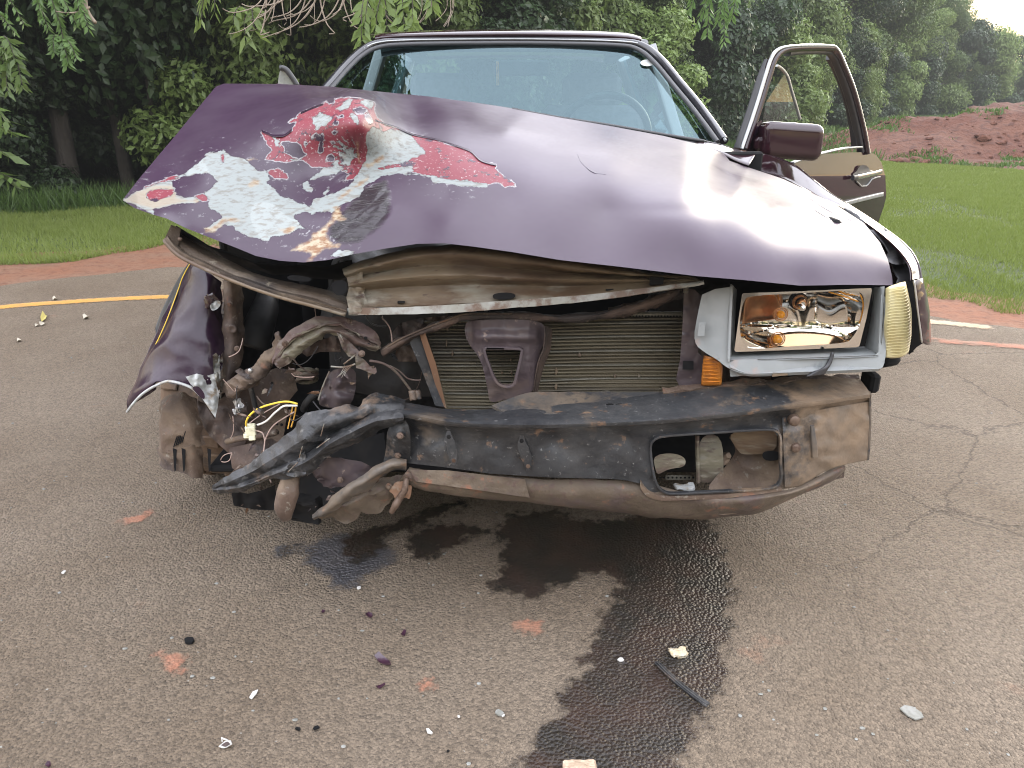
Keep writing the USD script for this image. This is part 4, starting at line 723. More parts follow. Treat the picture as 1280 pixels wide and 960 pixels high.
frame = obj('hood_frame', loft([[mixp(r[0], r[1], 0, 0, .004) for r in rows], [mixp(r[0], r[1], .22, 0, -.010) for r in rows], [mixp(r[0], r[1], .34, 0, .030) for r in rows], [mixp(r[0], r[1], .7, 0, .038) for r in rows], [mixp(r[0], r[1], 1.1, 0, .10) for r in rows]], 70, 4, th=.005, straight=True, wrinkle=(.004, .06, 8)), 'frame_dark', car, smooth=35, label='bent muddy edge frame of the hood on the crushed side')
obj('hem', tube([P(*r[0][:2], r[0][2] - .004) for r in rows], .0055, 50, 7), 'inner_metal', frame, smooth=True)
obj('end_plate', patch([(205, 300), (214, 281), (226, 286), (222, 312), (216, 314)], [(205, 300, .215), (226, 286, .235), (222, 312, .225)], 3, .01)[0], 'frame_dark', frame)
obj('rivet', trimesh.creation.icosphere(2, .0048).apply_translation(P(225, 299, .212)), 'bolt', frame)
obj('upper_frame', loft([[(220, 283, .28), (290, 316, .24), (340, 331, .21), (398, 334, .19), (440, 326, .19)], [(232, 300, .34), (300, 330, .32), (350, 342, .30), (400, 348, .26), (440, 346, .22)]], 40, 4, wrinkle=(.006, .08, 2)), 'black', frame, smooth=True)
obj('slot', patch(rounded([(360, 343), (390, 346), (388, 353), (358, 350)]), [(372, 348, .13)], 2, .01)[0], 'black', frame)

obj('slot', patch(rounded([(412, 352), (434, 349), (434, 368), (418, 370)]), [(425, 360, .118)], 2, .01)[0], 'black', frame)

# bumper
ridge = [(500, 517, .03), (530, 522, .012), (556, 527, .0), (612, 531, -.01), (690, 531, -.015), (780, 528, -.015), (850, 523.5, -.008), (902, 518, 0), (970, 509, .02), (1036, 500, .05), (1087, 493, .09)]
def shift(l, dy, dd): return [(x, y + dy, d + dd) for x, y, d in l]
shelf_back = [(502, 503, .11), (530, 508, .115), (556, 512, .12), (600, 513, .12), (660, 503, .12), (752, 499, .12), (840, 490, .12), (900, 482, .12), (930, 479, .13), (1000, 474, .15), (1074, 470, .19)]
low = [(500, 578, .055), (556, 584, .03), (612, 592, .02), (690, 597, .015), (760, 598.5, .015), (799, 603, .018)]
bumper = obj('bumper', loft([shelf_back, shift(shelf_back, 2, -.012), shift(ridge, -2.5, .012), shift(ridge, 0, 0), shift(ridge, 3.5, .004)], 100, 4, th=.006, straight=True, wrinkle=(.0025, .12, 4)), 'bumper_metal', car, smooth=50, label='dusty black bumper beam with its covering skin missing')
face = shift(ridge, 3, 0); outline = [(x, y) for x, y, _ in face] + [(1085.5, 518), (1086.5, 532), (1084, 575), (1060, 580), (1045, 584), (1029, 590), (1015, 599), (1000, 608), (976, 612), (930, 617), (877, 621), (840, 622), (827, 621), (818, 619), (808, 612), (801, 604.5), (780, 600)] + [(x, y) for x, y, _ in low[::-1][1:]] + [(493, 560), (496, 540)]
hole = rounded([(812, 556), (817, 549), (826, 544.5), (880, 541), (940, 537), (962, 536), (973, 539), (976, 548), (975, 575), (977, 601), (966, 611), (900, 614), (842, 617), (832, 616), (822, 609), (816, 590)])
fc = [(x, y + 3, d + .003) for x, y, d in ridge] + [(x, y + 12, d + .030) for x, y, d in ridge] + [(x, y + 34, d + .026) for x, y, d in ridge[1:]] + [(x, y, d) for x, y, d in low] + [(830, 620, .022), (877, 620, .022), (976, 611, .05), (1029, 589, .075), (1084, 574, .105), (1084, 540, .10), (990, 560, .038), (795, 560, .014)]
m_, _, _ = patch(outline, fc, step=4, th=.006, holes=[hole], wrinkle=(.0035, 26, 2))
obj('beam_face', m_, 'bumper_metal', bumper, smooth=True)
# dusty right end is the same steel under dried mud
endp = [(978, 522), (1036, 510), (1086, 502), (1086.5, 532), (1084, 574), (1045, 583), (1029, 589), (1000, 607), (981, 609), (980, 575)]
obj('end_cap', patch(endp, [(978, 522, .045), (1086, 502, .101), (1086, 532, .094), (1084, 574, .099), (1029, 589, .069), (981, 609, .046), (980, 565, .030), (1030, 540, .058)], 4, .004, wrinkle=(.005, 14, 6))[0], 'bumper_metal', bumper, smooth=True, label='mud caked right end of the bumper')
# rim around the lamp opening
hp = np.c_[hole, depth_field(fc)(hole) - .004]; ringp = P(*hp.T)
obj('opening_rim', sweep(np.vstack([ringp, ringp[:2]]), rrect(.005, .010), 120, up=(0, 1, 0), cap=False), 'bumper_metal', bumper, smooth=50)
obj('lower_rim', loft([[(800, 603, .012), (815, 617, .014), (828, 621, .012), (880, 620, .012), (940, 614.5, .03), (977, 611, .042)], [(800, 608, .015), (812, 622, .018), (828, 626, .014), (880, 624.5, .014), (940, 619, .03), (977, 614, .044)]], 40, 2, .012), 'mud_metal', bumper, smooth=40)
for px, py, r in ((993, 526, .0125), (995, 560, .0105)):
    y0 = .036 if py < 540 else .034
    b = lathe([(0, .006), (r * .6, .006), (r * .95, .003), (r, 0), (r, -.01)], 16); b.apply_transform(trimesh.transformations.rotation_matrix(math.pi / 2, (1, 0, 0))); b.apply_translation(P(px, py, y0)); obj('bolt', b, 'bolt', bumper, smooth=40)
obj('rib', sweep([P(1015, 532, .045), P(1017, 552, .047), P(1018, 570, .055)], rrect(.012, .012), 8, up=(1, 0, 0), scale=[.6, 1, 1.1]), 'bumper_dusty', bumper, smooth=50)
for px, py, px2, py2 in ((561, 546, 567, 575), (652, 551, 660, 582)):
    c1, c2 = P(px, py, .006), P(px2, py2, .012)
    mb = sweep([c1 + [0, 0, .014], c1, c2, c2 - [0, 0, .012]], rrect(.005, .024, .45), 12, up=(1, 0, 0), scale=[.3, 1, 1, .3]); boss = obj('mount_boss', mb, 'bumper_metal', bumper, smooth=60)
    for c in (c1, c2):
        b = lathe([(0, .0015), (.0040, .0015), (.0046, .0005), (.0066, 0), (.0066, -.008)], 14); b.apply_transform(trimesh.transformations.rotation_matrix(math.pi / 2, (1, 0, 0))); b.apply_translation(c + [0, -.001, 0]); obj('bolt_hole', b, 'black' if c is c1 else 'bolt', bumper, smooth=40)
obj('top_plate', loft([[(615, 508, .10), (672, 490, .135), (752, 490, .14), (828, 490.5, .13)], [(632, 516, .07), (690, 509, .085), (752, 508, .085), (824, 509, .075)], [(640, 521, .045), (700, 518, .04), (752, 517, .04), (818, 514, .05)]], 40, 4, .008, wrinkle=(.003, .06, 4)), 'bumper_dusty', bumper, smooth=40)
for px, py in ((762, 506.5), (774, 506.5)): obj('bolt_hole', patch(rounded([(px - 5, py - 2), (px + 5, py - 2.4), (px + 5, py + 2.2), (px - 5, py + 2.5)]), [(px, py, .082)], 1.5, .004)[0], 'black', bumper)
obj('shelf_lip', loft([[(828, 487, .128), (860, 482, .125), (930, 477.5, .135), (1000, 472, .155), (1073, 468, .19)], [(829, 494, .110), (860, 490, .108), (930, 484.5, .115), (1000, 478, .135), (1073, 474, .175)]], 40, 3, .010, wrinkle=(.008, .03, 6)), 'mud_metal', bumper, smooth=40)
obj('end_edge', loft([[(1087, 493, .09), (1086.5, 502, .099), (1086.5, 532, .098), (1084, 575, .104)], [(1083, 482, .25), (1082, 502, .25), (1081.5, 530, .25), (1079, 570, .25)]], 14, 3, .004), 'bumper_dusty', bumper, smooth=40)

# things inside the bumper's lamp opening
rec = obj('lamp_recess', patch(rounded([(905, 540), (979, 533), (979, 605), (977, 612), (900, 614), (880, 612), (912, 578), (922, 560)]), [(905, 545, .13), (978, 535, .05), (978, 605, .05), (900, 612, .06), (925, 570, .14), (960, 570, .12)], 4, .006, wrinkle=(.004, 20, 1))[0], 'mud_metal', car, smooth=True)
obj('recess_plate', patch(rounded([(908, 539), (962, 536), (972, 542), (970, 566), (930, 569), (922, 564)]), [(908, 540, .075), (970, 540, .055), (930, 568, .10), (970, 566, .085)], 3, .006)[0], 'inner_metal', rec, smooth=True)
obj('slot', patch(rounded([(952, 564), (974, 563), (975, 576), (954, 576)]), [(960, 570, .078)], 2, .004)[0], 'black', rec)
obj('lamp_bracket', cat([patch(rounded([(872, 545), (903, 541.5), (905, 598), (900, 602.5), (876, 604), (873, 598)]), [(872, 545, .105), (904, 542, .10), (888, 602, .10), (888, 570, .09)], 3, .01, wrinkle=(.004, 14, 3))[0], tube([P(871.5, 544, .10), P(873, 603, .095)], .005, 6, 6)]), 'olive_metal', car, smooth=40)
obj('lamp_bracket', patch(rounded([(816, 570), (836, 566), (852, 569), (858, 576), (855, 584), (836, 586), (822, 594), (819, 586)]), [(816, 575, .05), (856, 576, .07), (830, 590, .06)], 3, .004)[0], 'olive_metal', car)
obj('perforated_strip', cat([box(P(848, 597, .15), (.062, .004, .012))]), 'rad_tank', car)
for k in range(9): obj('bolt_hole', lathe([(0, .001), (.0024, .001), (.0026, 0)], 8).apply_transform(trimesh.transformations.rotation_matrix(math.pi / 2, (1, 0, 0))).apply_translation(P(825 + k * 5.2, 597, .1475)), 'black', car)
obj('debris_lump', crumple(refine(box((0, 0, 0), (.046, .02, .012)), .006), .008, .02, 3).apply_translation(P(856, 609, .075)), 'bare_metal', car, smooth=50)
obj('debris_lump', crumple(refine(box((0, 0, 0), (.016, .02, .03)), .006), .010, .015, 8).apply_translation(P(908, 573, .11)), 'mud_metal', car, smooth=50)

# lower valance
vt = [(512, 585, .05), (540, 588, .05), (600, 594, .045), (660, 598, .04), (780, 602, .035), (880, 618, .03), (980, 614, .05), (1040, 588, .09), (1055, 580, .11)]
vb = [(500, 600, .05), (540, 613, .052), (590, 620, .05), (659, 628, .045), (780, 640, .05), (866, 646, .055), (937, 641, .07), (987, 622, .09), (1040, 600, .12), (1056, 588, .14)]
val = obj('front_valance', loft([vt, [(a[0] * .5 + b[0] * .5, a[1] * .5 + b[1] * .5 - 1, min(a[2], b[2]) - .012) for a, b in zip([vt[0], *vt], vb)], vb, shift(vb, -4, .08)], 90, 5, .005, wrinkle=(.005, .09, 7)), 'valance_metal', car, smooth=45, label='rusty steel valance under the bumper')
obj('valance_plate', patch([(512, 587), (560, 588), (610, 594), (656, 599), (662, 622), (640, 619), (600, 613), (520, 602)], [(512, 590, .030), (656, 602, .024), (620, 615, .022), (540, 595, .026)], 3, .004, wrinkle=(.004, 20, 3))[0], 'valance_metal', val, smooth=True)
obj('valance_patch', patch([(870, 640), (900, 634), (950, 627), (985, 621), (960, 634), (930, 640), (905, 644)], [(870, 640, .045), (985, 621, .075), (930, 640, .055)], 3, .006, wrinkle=(.004, 12, 3))[0], 'inner_metal', val, smooth=True)
obj('splash_plate', patch([(985, 618), (1020, 596), (1056, 582), (1055, 597), (1030, 603), (1005, 612)], [(985, 618, .11), (1055, 585, .16), (1030, 603, .15)], 4, .01)[0], 'dark_brown', car)

# radiator
RY = .235
rad = obj('radiator', patch([(527, 414), (555, 398), (775, 393), (856, 390), (855, 470), (848, 492), (700, 500), (640, 512), (557, 512)], [(540, 400, RY + .02), (856, 390, RY + .012), (850, 490, RY), (557, 512, RY + .005)], 8, .03)[0], 'rad_fin', car, label='exposed dusty radiator behind the missing grille')
for k in range(26):
    y = 399.5 + k * 4.35; f = k / 25; l = 529 + 29 * f * 1.02
    a, b = P(l + 2, y + 3 * (1 - f), RY + .008), P(853 - 5 * f, y - 1.5 * (1 - f), RY)
    sag = [0, -.004 * (1 + (k % 5 == 2)), .0015 * math.sin(k * 2.1)]
    obj('cooling_tube', sweep([a, a * .65 + b * .35 + sag, a * .3 + b * .7 - np.array(sag) * .4, b], rrect(.010, .0042, .4), 14, up=(0, 0, 1)), 'rad_tank' if k % 4 == 1 else 'rad_fin', rad, smooth=60)
obj('header_strip', cat([box(P(815, 392.5, RY - .004), (.145, .012, .011))]), 'rad_tank', rad)
for k in range(20): obj('header_hole', lathe([(0, .001), (.0019, .001), (.002, 0)], 8).apply_transform(trimesh.transformations.rotation_matrix(math.pi / 2, (1, 0, 0))).apply_translation(P(776 + k * 3.9, 395.2, RY - .0105)), 'black', rad)
r5 = np.random.default_rng(55)
for k in range(13):
    x, y = r5.uniform(545, 850), r5.uniform(400, 485); y = min(y, 470) if x > 700 else y
    obj('mud_splash', crumple(trimesh.creation.icosphere(1, 1).apply_scale((r5.uniform(.0015, .004), .002, r5.uniform(.003, .010))), .002, .004, k).apply_translation(P(x, y, RY - .004)), 'inner_metal', rad)
obj('radiator_side', patch([(512, 428), (523, 417), (534, 440), (548, 478), (557, 509), (544, 507), (530, 470)], [(512, 428, .19), (557, 509, .20), (534, 440, .20)], 4, .02)[0], 'bumper_metal', car, smooth=True)
obj('radiator_edge', patch([(524, 417), (531, 415), (545, 455), (558, 510), (552, 508), (538, 460)], [(524, 417, .185), (558, 510, .195), (540, 455, .185)], 3, .03)[0], 'rust_edge', car, smooth=True)
# lock bracket in the middle with its tapered window
br_out = [(581, 405), (588, 400), (640, 399), (673, 401), (682, 408), (681, 424), (673, 448), (669, 475), (666, 491), (648, 496), (628, 500), (612, 504), (610, 490), (606, 468), (600, 448), (586, 430), (581, 418)]
br_hole = np.array([(608, 434.5), (630, 435), (649, 435.5), (652.5, 437), (652, 441), (646, 468), (643.5, 478), (640, 482), (634, 483), (624, 480), (619, 474), (611, 455), (606, 440), (605.5, 436)], float)
bw = lambda q: -.016 * np.exp(-((q[:, 1] - 421) / 7) ** 2) * (np.abs(q[:, 0] - 632) < 40) + .020 * np.clip((np.abs(q[:, 0] - 632) - 30) / 15, 0, 1)
brk = obj('lock_bracket', patch(rounded(br_out), [(584, 404, .155), (680, 404, .155), (612, 503, .17), (664, 490, .17), (632, 450, .145)], 2.6, .012, holes=[br_hole], extra=bw, wrinkle=(.004, 16, 3))[0], 'purple_metal', car, smooth=True, label='purple bracket with a tapered window in front of the radiator')
hb = np.c_[br_hole, np.full(len(br_hole), .143)]; hb = P(*hb.T); obj('window_lip', sweep(np.vstack([hb, hb[:2]]), rrect(.006, .012), 60, up=(0, 1, 0), cap=False), 'purple_metal', brk, smooth=50)
obj('bracket_side', loft([[(682, 407, .155), (681, 430, .155), (673, 455, .16), (668, 490, .175)], [(690, 412, .22), (689, 432, .22), (680, 458, .22), (672, 490, .22)]], 14, 3, .003), 'dark_brown', brk, smooth=True)
cm = [(478, 441, .20), (500, 427, .185), (527, 415, .175), (556, 404, .17), (586, 395, .165), (640, 395, .165), (700, 397.5, .165), (745, 395, .165), (790, 385, .165), (830, 371, .16), (850, 362, .155)]
cross = obj('crossmember', loft([shift(cm, -3.5, .02), shift(cm, -1.5, -.004), shift(cm, 1.5, -.004), shift(cm, 4.0, .02)], 80, 3, .004, wrinkle=(.006, .04, 3)), 'dark_brown', car, smooth=45, label='bent dark crossmember above the radiator')
obj('flange', tube([P(x, y - 3, d - .008) for x, y, d in cm[:6]], .0022, 40, 6), 'mud_metal', cross, smooth=True)
obj('crossmember_arm', loft([[(760, 386, .2), (800, 378, .19), (830, 368, .18), (852, 358, .18)], [(760, 398, .21), (800, 389, .2), (835, 379, .19), (856, 372, .18)]], 20, 4, .01, wrinkle=(.01, .05, 5)), 'dark_brown', cross, smooth=True)
obj('bolt', lathe([(0, .012), (.006, .012), (.006, 0)], 6).apply_translation(P(857, 366, .15)), 'inner_lip', cross)
# post right of the radiator
post = obj('radiator_post', patch([(855, 360), (868, 362), (880, 372), (878, 420), (872, 440), (883, 452), (880, 482), (850, 484), (845, 474), (850, 450), (853, 410)], [(855, 362, .15), (880, 372, .15), (880, 482, .14), (846, 474, .15), (865, 430, .135)], 3, .02, wrinkle=(.004, 12, 4))[0], 'purple_metal', car, smooth=True)
obj('slot', patch([(854, 451), (867, 451), (867, 462), (853, 462)], [(860, 456, .130)], 2, .004)[0], 'black', post)
obj('turn_lamp', loft([[(880, 444, .115), (890, 446, .10), (900, 452, .10), (903, 462, .115)], [(878, 458, .112), (888, 458, .098), (897, 462, .098), (903, 468, .112)], [(876, 482, .118), (886, 482, .104), (896, 482, .104), (902, 481, .118)]], 20, 8, .01), 'amber', car, smooth=True, label='broken amber turn lamp half hidden below the headlight surround')
for k in range(7): obj('lens_rib', tube([P(879, 450 + k * 4.5, .105), P(888, 450 + k * 4.5, .095), P(900, 453.5 + k * 4, .103)], .0016, 8, 5), 'amber', car)

# headlight surround (pale grey), headlamp, corner lamp
bz_out = [(881, 354), (1111, 357), (1109, 400), (1107, 456), (1098, 463), (1060, 464.5), (1000, 467), (939, 468.5), (924, 466), (909, 460), (896, 449), (883, 442), (866, 429), (872, 392)]
bz_hole = [(915.5, 356), (1102, 358.5), (1100, 400), (1098, 440), (1092, 445), (912, 450)]
bez = obj('headlight_surround', patch(rounded(bz_out), [(881, 354, .10), (1111, 357, .085), (1107, 456, .06), (909, 460, .06), (866, 429, .10), (900, 400, .085), (1000, 467, .055)], 3, .006, holes=[bz_hole], wrinkle=(.0015, 30, 2))[0], 'bezel_plastic', car, smooth=True, label='pale grey plastic surround of the one headlight left')
obj('side_wall', loft([[(1104, 358, .082), (1102, 400, .074), (1099.5, 442, .064)], [(1090, 360, .15), (1088, 400, .15), (1080, 438, .15)]], 20, 4, .003), 'bezel_plastic', bez, smooth=True)
obj('side_wall', loft([[(914.5, 355, .098), (913, 400, .085), (911.5, 451, .066)], [(921, 362, .17), (919, 400, .17), (918, 440, .17)]], 20, 4, .003), 'bezel_plastic', bez, smooth=True)
obj('shelf', loft([[(911, 450.5, .062), (1000, 447.5, .055), (1098, 444, .062)], [(914, 438, .16), (1000, 436, .16), (1082, 433, .16)]], 30, 4, .003), 'bezel_plastic', bez, smooth=True)
obj('lower_lip', loft([[(912, 459, .056), (939, 467, .052), (1000, 465, .050), (1098, 461, .057)], [(914, 463, .062), (939, 470.5, .060), (1000, 468.5, .058), (1098, 464, .064)]], 30, 2, .012), 'bezel_plastic', bez, smooth=40)
obj('edge_bead', tube([P(910.5, 452, .058), P(912.5, 400, .077), P(914.5, 357, .092)], .0035, 20, 7), 'bezel_plastic', bez, smooth=True)
obj('clip', patch([(874, 403), (882, 403), (880.5, 420), (872, 420)], [(877, 410, .079)], 2, .004)[0], 'bezel_plastic', bez, smooth=True)
obj('tab', patch([(912, 462), (938, 467), (938, 469), (913, 471)], [(925, 466, .075)], 3, .004)[0], 'bezel_plastic', bez)
obj('tab', patch([(966, 465), (984, 465), (985, 469), (965, 471)], [(975, 467, .052)], 3, .004)[0], 'inner_metal', bez)
for x in (1012,): obj('clip_slot', patch(rounded([(x, 450), (x + 3, 449), (x + 3, 455), (x, 455)]), [(x, 452, .074)], 1.5, .003)[0], 'black', bez)
obj('rubber_strap', loft([[(1008, 471, .045), (1020, 464, .045), (1032, 456, .05), (1040, 440, .055)], [(1030, 469, .045), (1034, 463, .045), (1040, 453, .05), (1043, 441, .055)]], 16, 3, .006), 'trim_black', car, smooth=True, label='loose black rubber strap hanging below the headlight')
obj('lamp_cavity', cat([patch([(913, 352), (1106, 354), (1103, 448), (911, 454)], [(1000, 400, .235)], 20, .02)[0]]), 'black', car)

look('amber_step', (.50, .34, .20), (), .12, .04, metal=1.0)
hl = UsdGeom.Xform.Define(stage, str(car.GetPath()) + '/headlight').GetPrim()
LX = [(929, 366.5), (1000, 364), (1089, 360), (1090, 363), (1083, 398), (1074.5, 432), (1072, 434), (1000, 437), (920, 440), (918, 437.5), (923, 400), (927.5, 368)]
ly = [(929, 366, .098), (1089, 360, .098), (1073, 433, .085), (919, 439, .085)]
inn = rounded([(936, 370), (1000, 366.5), (1068, 362.5), (1078, 366), (1081, 380), (1076, 405), (1066, 422), (1058, 429), (1000, 432), (938, 437), (929, 430), (924, 412), (926, 390), (930, 376)])
obj('rim', patch(LX, ly, 2.5, .012, holes=[inn])[0], 'reflector_chrome', hl, smooth=True)
L0 = depth_field(ly)
def refl(q):                                   # free-form reflector: bowl, with facets and steps
    u, v = (q[:, 0] - 1002) / 76, (q[:, 1] - 400) / 36; r2 = np.clip(u ** 2 + v ** 2, 0, 1.6)
    z = .060 * np.sqrt(np.clip(1.25 - r2 * .78, 0.02, 2))
    z = z - .018 * (v > .62 - .75 * (1 - np.clip(np.abs(u), 0, 1) ** 2) * .55) * 1.0
    z = z - .010 * ((u > .25) & (v < .9 * u - .15)) + .006 * np.sin(u * 7) * (v < .2) - .008 * (u < -.55)
    return np.clip(z, .004, .09)
ip = np.array(inn)
obj('reflector', patch(inn, [(x, y, L0(np.array([[x, y]]))[0] + .002) for x, y in ((929, 366), (1089, 360), (1073, 433), (919, 439))], 1.6, .003, extra=refl)[0], 'reflector_chrome', hl, smooth=30)
cb_ = P(999, 377, .115)
for k, (r, d, mt) in enumerate(((.019, .0, 'black'), (.0165, -.006, 'copper'), (.0125, -.012, 'black'), (.0105, -.016, 'copper'), (.0065, -.02, 'chrome'))):
    b = lathe([(0, .004), (r * .8, .004), (r, 0), (r, -.012)], 28); b.apply_transform(trimesh.transformations.rotation_matrix(math.pi / 2, (1, 0, 0))); b.apply_translation(cb_ + [0, d, 0]); obj('bulb_shield', b, mt, hl, smooth=35)
obj('bulb', crumple(lathe([(0, .012), (.006, .009), (.008, 0), (.008, -.02)], 16).apply_transform(trimesh.transformations.rotation_matrix(math.pi / 2, (1, 0, 0))), 0, 1).apply_translation(P(1002, 384, .09)), 'chrome', hl, smooth=40)
for px, py, r, y in ((976, 393, .0085, .125), (972, 424, .009, .105)):
    obj('amber_bulb', trimesh.creation.icosphere(3, r).apply_scale((1, 1.3, 1)).apply_translation(P(px, py, y)), 'amber_bulb', hl, smooth=True)
    for j in (1.35, 1.75): obj('bulb_ring', trimesh.creation.torus(r * j, .0012, 28, 8).apply_transform(trimesh.transformations.rotation_matrix(math.pi / 2, (1, 0, 0))).apply_translation(P(px, py, y + .004)), 'copper', hl, smooth=True)
obj('amber_reflector', loft([[(932, 372, .105), (945, 368, .112), (968, 367, .125)], [(930, 392, .110), (945, 388, .135), (975, 386, .150)], [(928, 405, .108), (942, 402, .12), (972, 398, .145)]], 20, 6, .002), 'copper', hl, smooth=True)
obj('amber_streak', tube([P(1036, 365, .11), P(1056, 371, .113), P(1073, 377, .106)], .0016, 12, 6), 'amber_bulb', hl, smooth=True); obj('amber_streak', tube([P(1075, 368, .103), P(1079, 383, .100), P(1074, 404, .098)], .0016, 12, 6), 'amber_bulb', hl, smooth=True)
obj('lower_step', loft([[(934, 436, .094), (960, 420, .12), (1000, 414, .13), (1040, 418, .12), (1062, 428, .094)], [(938, 437.5, .092), (970, 436, .110), (1000, 434.5, .112), (1030, 433, .110), (1056, 430, .092)]], 30, 5, .002), 'amber_step', hl, smooth=True)
obj('lens', (lambda a: tm(a[0].vertices[:a[2]], a[0].faces[(a[0].faces < a[2]).all(1)]))(patch(inn, [(x, y, L0(np.array([[x, y]]))[0] - .003) for x, y in ((929, 366), (1089, 360), (1073, 433), (919, 439))], 4, .002, extra=lambda q: -.006 * np.clip(1 - ((q[:, 0] - 1002) / 78) ** 2, 0, 1))), 'lens_glass', hl, smooth=True)

cl = obj('corner_lamp', loft([[(1111, 359, .075), (1122, 355, .082), (1132, 352, .10)], [(1110, 400, .055), (1124, 398, .062), (1140, 396, .10)], [(1108.5, 430, .062), (1122, 427, .066), (1139, 422, .10)], [(1107, 447, .068), (1122, 447.5, .074), (1136, 440, .10)]], 24, 8, .012), 'lens_yellow', car, smooth=True, label='pale yellow ribbed corner lamp beside the headlight')
for k in range(24):
    f = (k + .5) / 24; x0, x1 = 1111 - 4 * f, 1132 + 8 * math.sin(min(1, f * 1.4) * math.pi / 2) - 3 * max(0, f - .8) * 5
    obj('lens_rib', tube([P(x0, 360 + 86 * f, .072 - .018 * math.sin(f * 3)), P((x0 + x1) / 2, 357 + 88 * f, .072 - .018 * math.sin(f * 3)), P(x1 - 1, 353 + 86 * f, .095)], .0008, 8, 5), 'lens_yellow', cl, smooth=True)
obj('lamp_socket', tube([P(1103, 452, .11), P(1112, 451, .11), P(1120, 449, .13)], .014, 8, 8, [1, .9, .7]), 'black', car, smooth=True)
obj('mount_stub', box(P(1088, 475, .17), (.022, .06, .045)), 'black', car)

# front wing on the right of the picture
fx = .885
sil = [(929, 200), (949, 192), (973, 197), (994, 207), (1013, 222), (1037, 241), (1059, 255), (1100, 282), (1136, 311), (1147, 330), (1150.5, 349)]
inn_l = [(926, 208), (945, 212), (962, 217), (980, 223), (1000, 233), (1025, 247), (1052, 259), (1092, 285), (1126, 315), (1138, 333), (1140, 350)]
def dpt(x, y, wx): return (x, y, float(PX(x, y, wx)[1]))
top = [(x, y, min(1.25, float(PX(x, y, fx)[1]))) for x, y in sil]; inr = [(x, y, max(.06, t[2] - .03)) for (x, y), t in zip(inn_l, top)]
wing = obj('front_wing', loft([inr, [((a[0] + b[0]) / 2, (a[1] + b[1]) / 2 - 1, (a[2] + b[2]) / 2) for a, b in zip(inr, top)], top], 80, 4, .004), 'paint_clean', car, smooth=True, label='glossy front wing with a torn lower edge beside the corner lamp')
top3 = P(*np.array(top).T); dz = np.interp(np.arange(len(top3)), [0, 6, 9, 10], [1, 1, .25, .08])[:, None]; R = np.stack([top3, top3 + np.array([.012, 0, -.12]) * dz, top3 + np.array([.0, .0, -.34]) * dz]); obj('wing_side', sheet(np.array([poly3(r, 60) for r in R]), .004), 'paint_clean', wing, smooth=True)
obj('torn_edge', loft([[(1143, 351, .055), (1150, 349, .07), (1153, 347, .11)], [(1147, 385, .05), (1157, 383, .07), (1160, 385, .11)], [(1150, 408, .05), (1159, 408, .07), (1163, 410, .11)], [(1152, 426, .05), (1160, 431, .07), (1163.5, 428, .11)]], 16, 6, .004, wrinkle=(.0015, .03, 4)), 'paint_clean', wing, smooth=True)
obj('inner_lip', patch([(1142, 350), (1152, 384), (1152, 408), (1156, 428), (1152, 430), (1146, 434), (1136, 444), (1138, 400), (1134, 352)], [(1142, 350, .14), (1152, 408, .14), (1138, 440, .15)], 4, .004)[0], 'black', wing)
obj('torn_rim', tube([P(1143, 351, .05), P(1147, 385, .046), P(1150, 408, .046), P(1152.5, 428, .046)], .0018, 20, 5), 'steel', wing, smooth=True)
obj('inner_gutter', loft([[(1056, 258, .52), (1085, 281, .40), (1115, 305, .31), (1136, 330, .24), (1140, 350, .18)], [(1058, 264, .50), (1084, 290, .38), (1105, 314, .28), (1116, 340, .20), (1120, 356, .16)]], 30, 6, .004, wrinkle=(.02, .08, 2)), 'trim_black', wing, smooth=True)
obj('wing_flap', patch(rounded([(1106, 318), (1122, 309), (1137, 322), (1134, 330), (1118, 331), (1110, 327)]), [(1106, 320, .22), (1136, 325, .22), (1120, 312, .26)], 3, .003, wrinkle=(.02, 14, 2))[0], 'engine_black', wing, smooth=True)
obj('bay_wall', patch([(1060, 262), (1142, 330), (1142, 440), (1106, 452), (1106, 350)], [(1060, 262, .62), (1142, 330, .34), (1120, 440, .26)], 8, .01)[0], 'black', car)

# crushed wing on the left
wl = [(238, 327, .44), (251, 333, .40), (265, 344, .36), (277, 356, .345), (278, 380, .34), (277, 420, .33), (275, 444, .32)]
rows = [[(238, 327, .50), (222, 355, .50), (205, 395, .46), (190, 435, .41), (172, 478, .36), (158, 507, .34), (160, 516, .345)],
        [(243, 330, .44), (232, 356, .43), (218, 396, .39), (204, 436, .35), (190, 474, .31), (182, 487, .30), (178, 494, .31)],
        [(252, 334, .42), (246, 362, .385), (239, 400, .35), (230, 440, .31), (222, 466, .29), (212, 475, .285), (206, 478, .285)],
        [(265, 344, .40), (260, 370, .36), (258, 400, .34), (255, 440, .31), (250, 462, .29), (243, 478, .28), (236, 483, .28)],
        [(277, 352, .42), (278, 380, .40), (277, 410, .38), (276, 436, .35), (274, 458, .32), (270, 470, .31), (264, 484, .30)]]
cw = obj('crushed_wing', loft(rows, 50, 10, .004, wrinkle=(.010, .12, 6)), 'fender_paint', car, smooth=True, label='crushed purple front wing flared outwards on the damaged side')
obj('bare_tip', patch([(232, 471), (246, 467), (258, 470), (267, 467), (270, 452), (274, 444), (275.5, 470), (275, 488), (272, 510), (269, 522), (262, 512), (254, 500), (246, 488), (238, 480)], [(232, 471, .268), (270, 450, .29), (275, 488, .285), (269, 521, .26), (250, 480, .262)], 2.5, .004, wrinkle=(.015, 14, 6))[0], 'bare_metal', cw, smooth=True, label='bare white torn tip of the crushed wing')
obj('paint_patch', patch(rounded([(239, 484), (248, 482), (256, 492), (256, 500), (250, 496), (244, 490)]), [(245, 488, .255), (255, 498, .255), (250, 484, .255)], 2, .003)[0], 'fender_paint', cw, smooth=True)
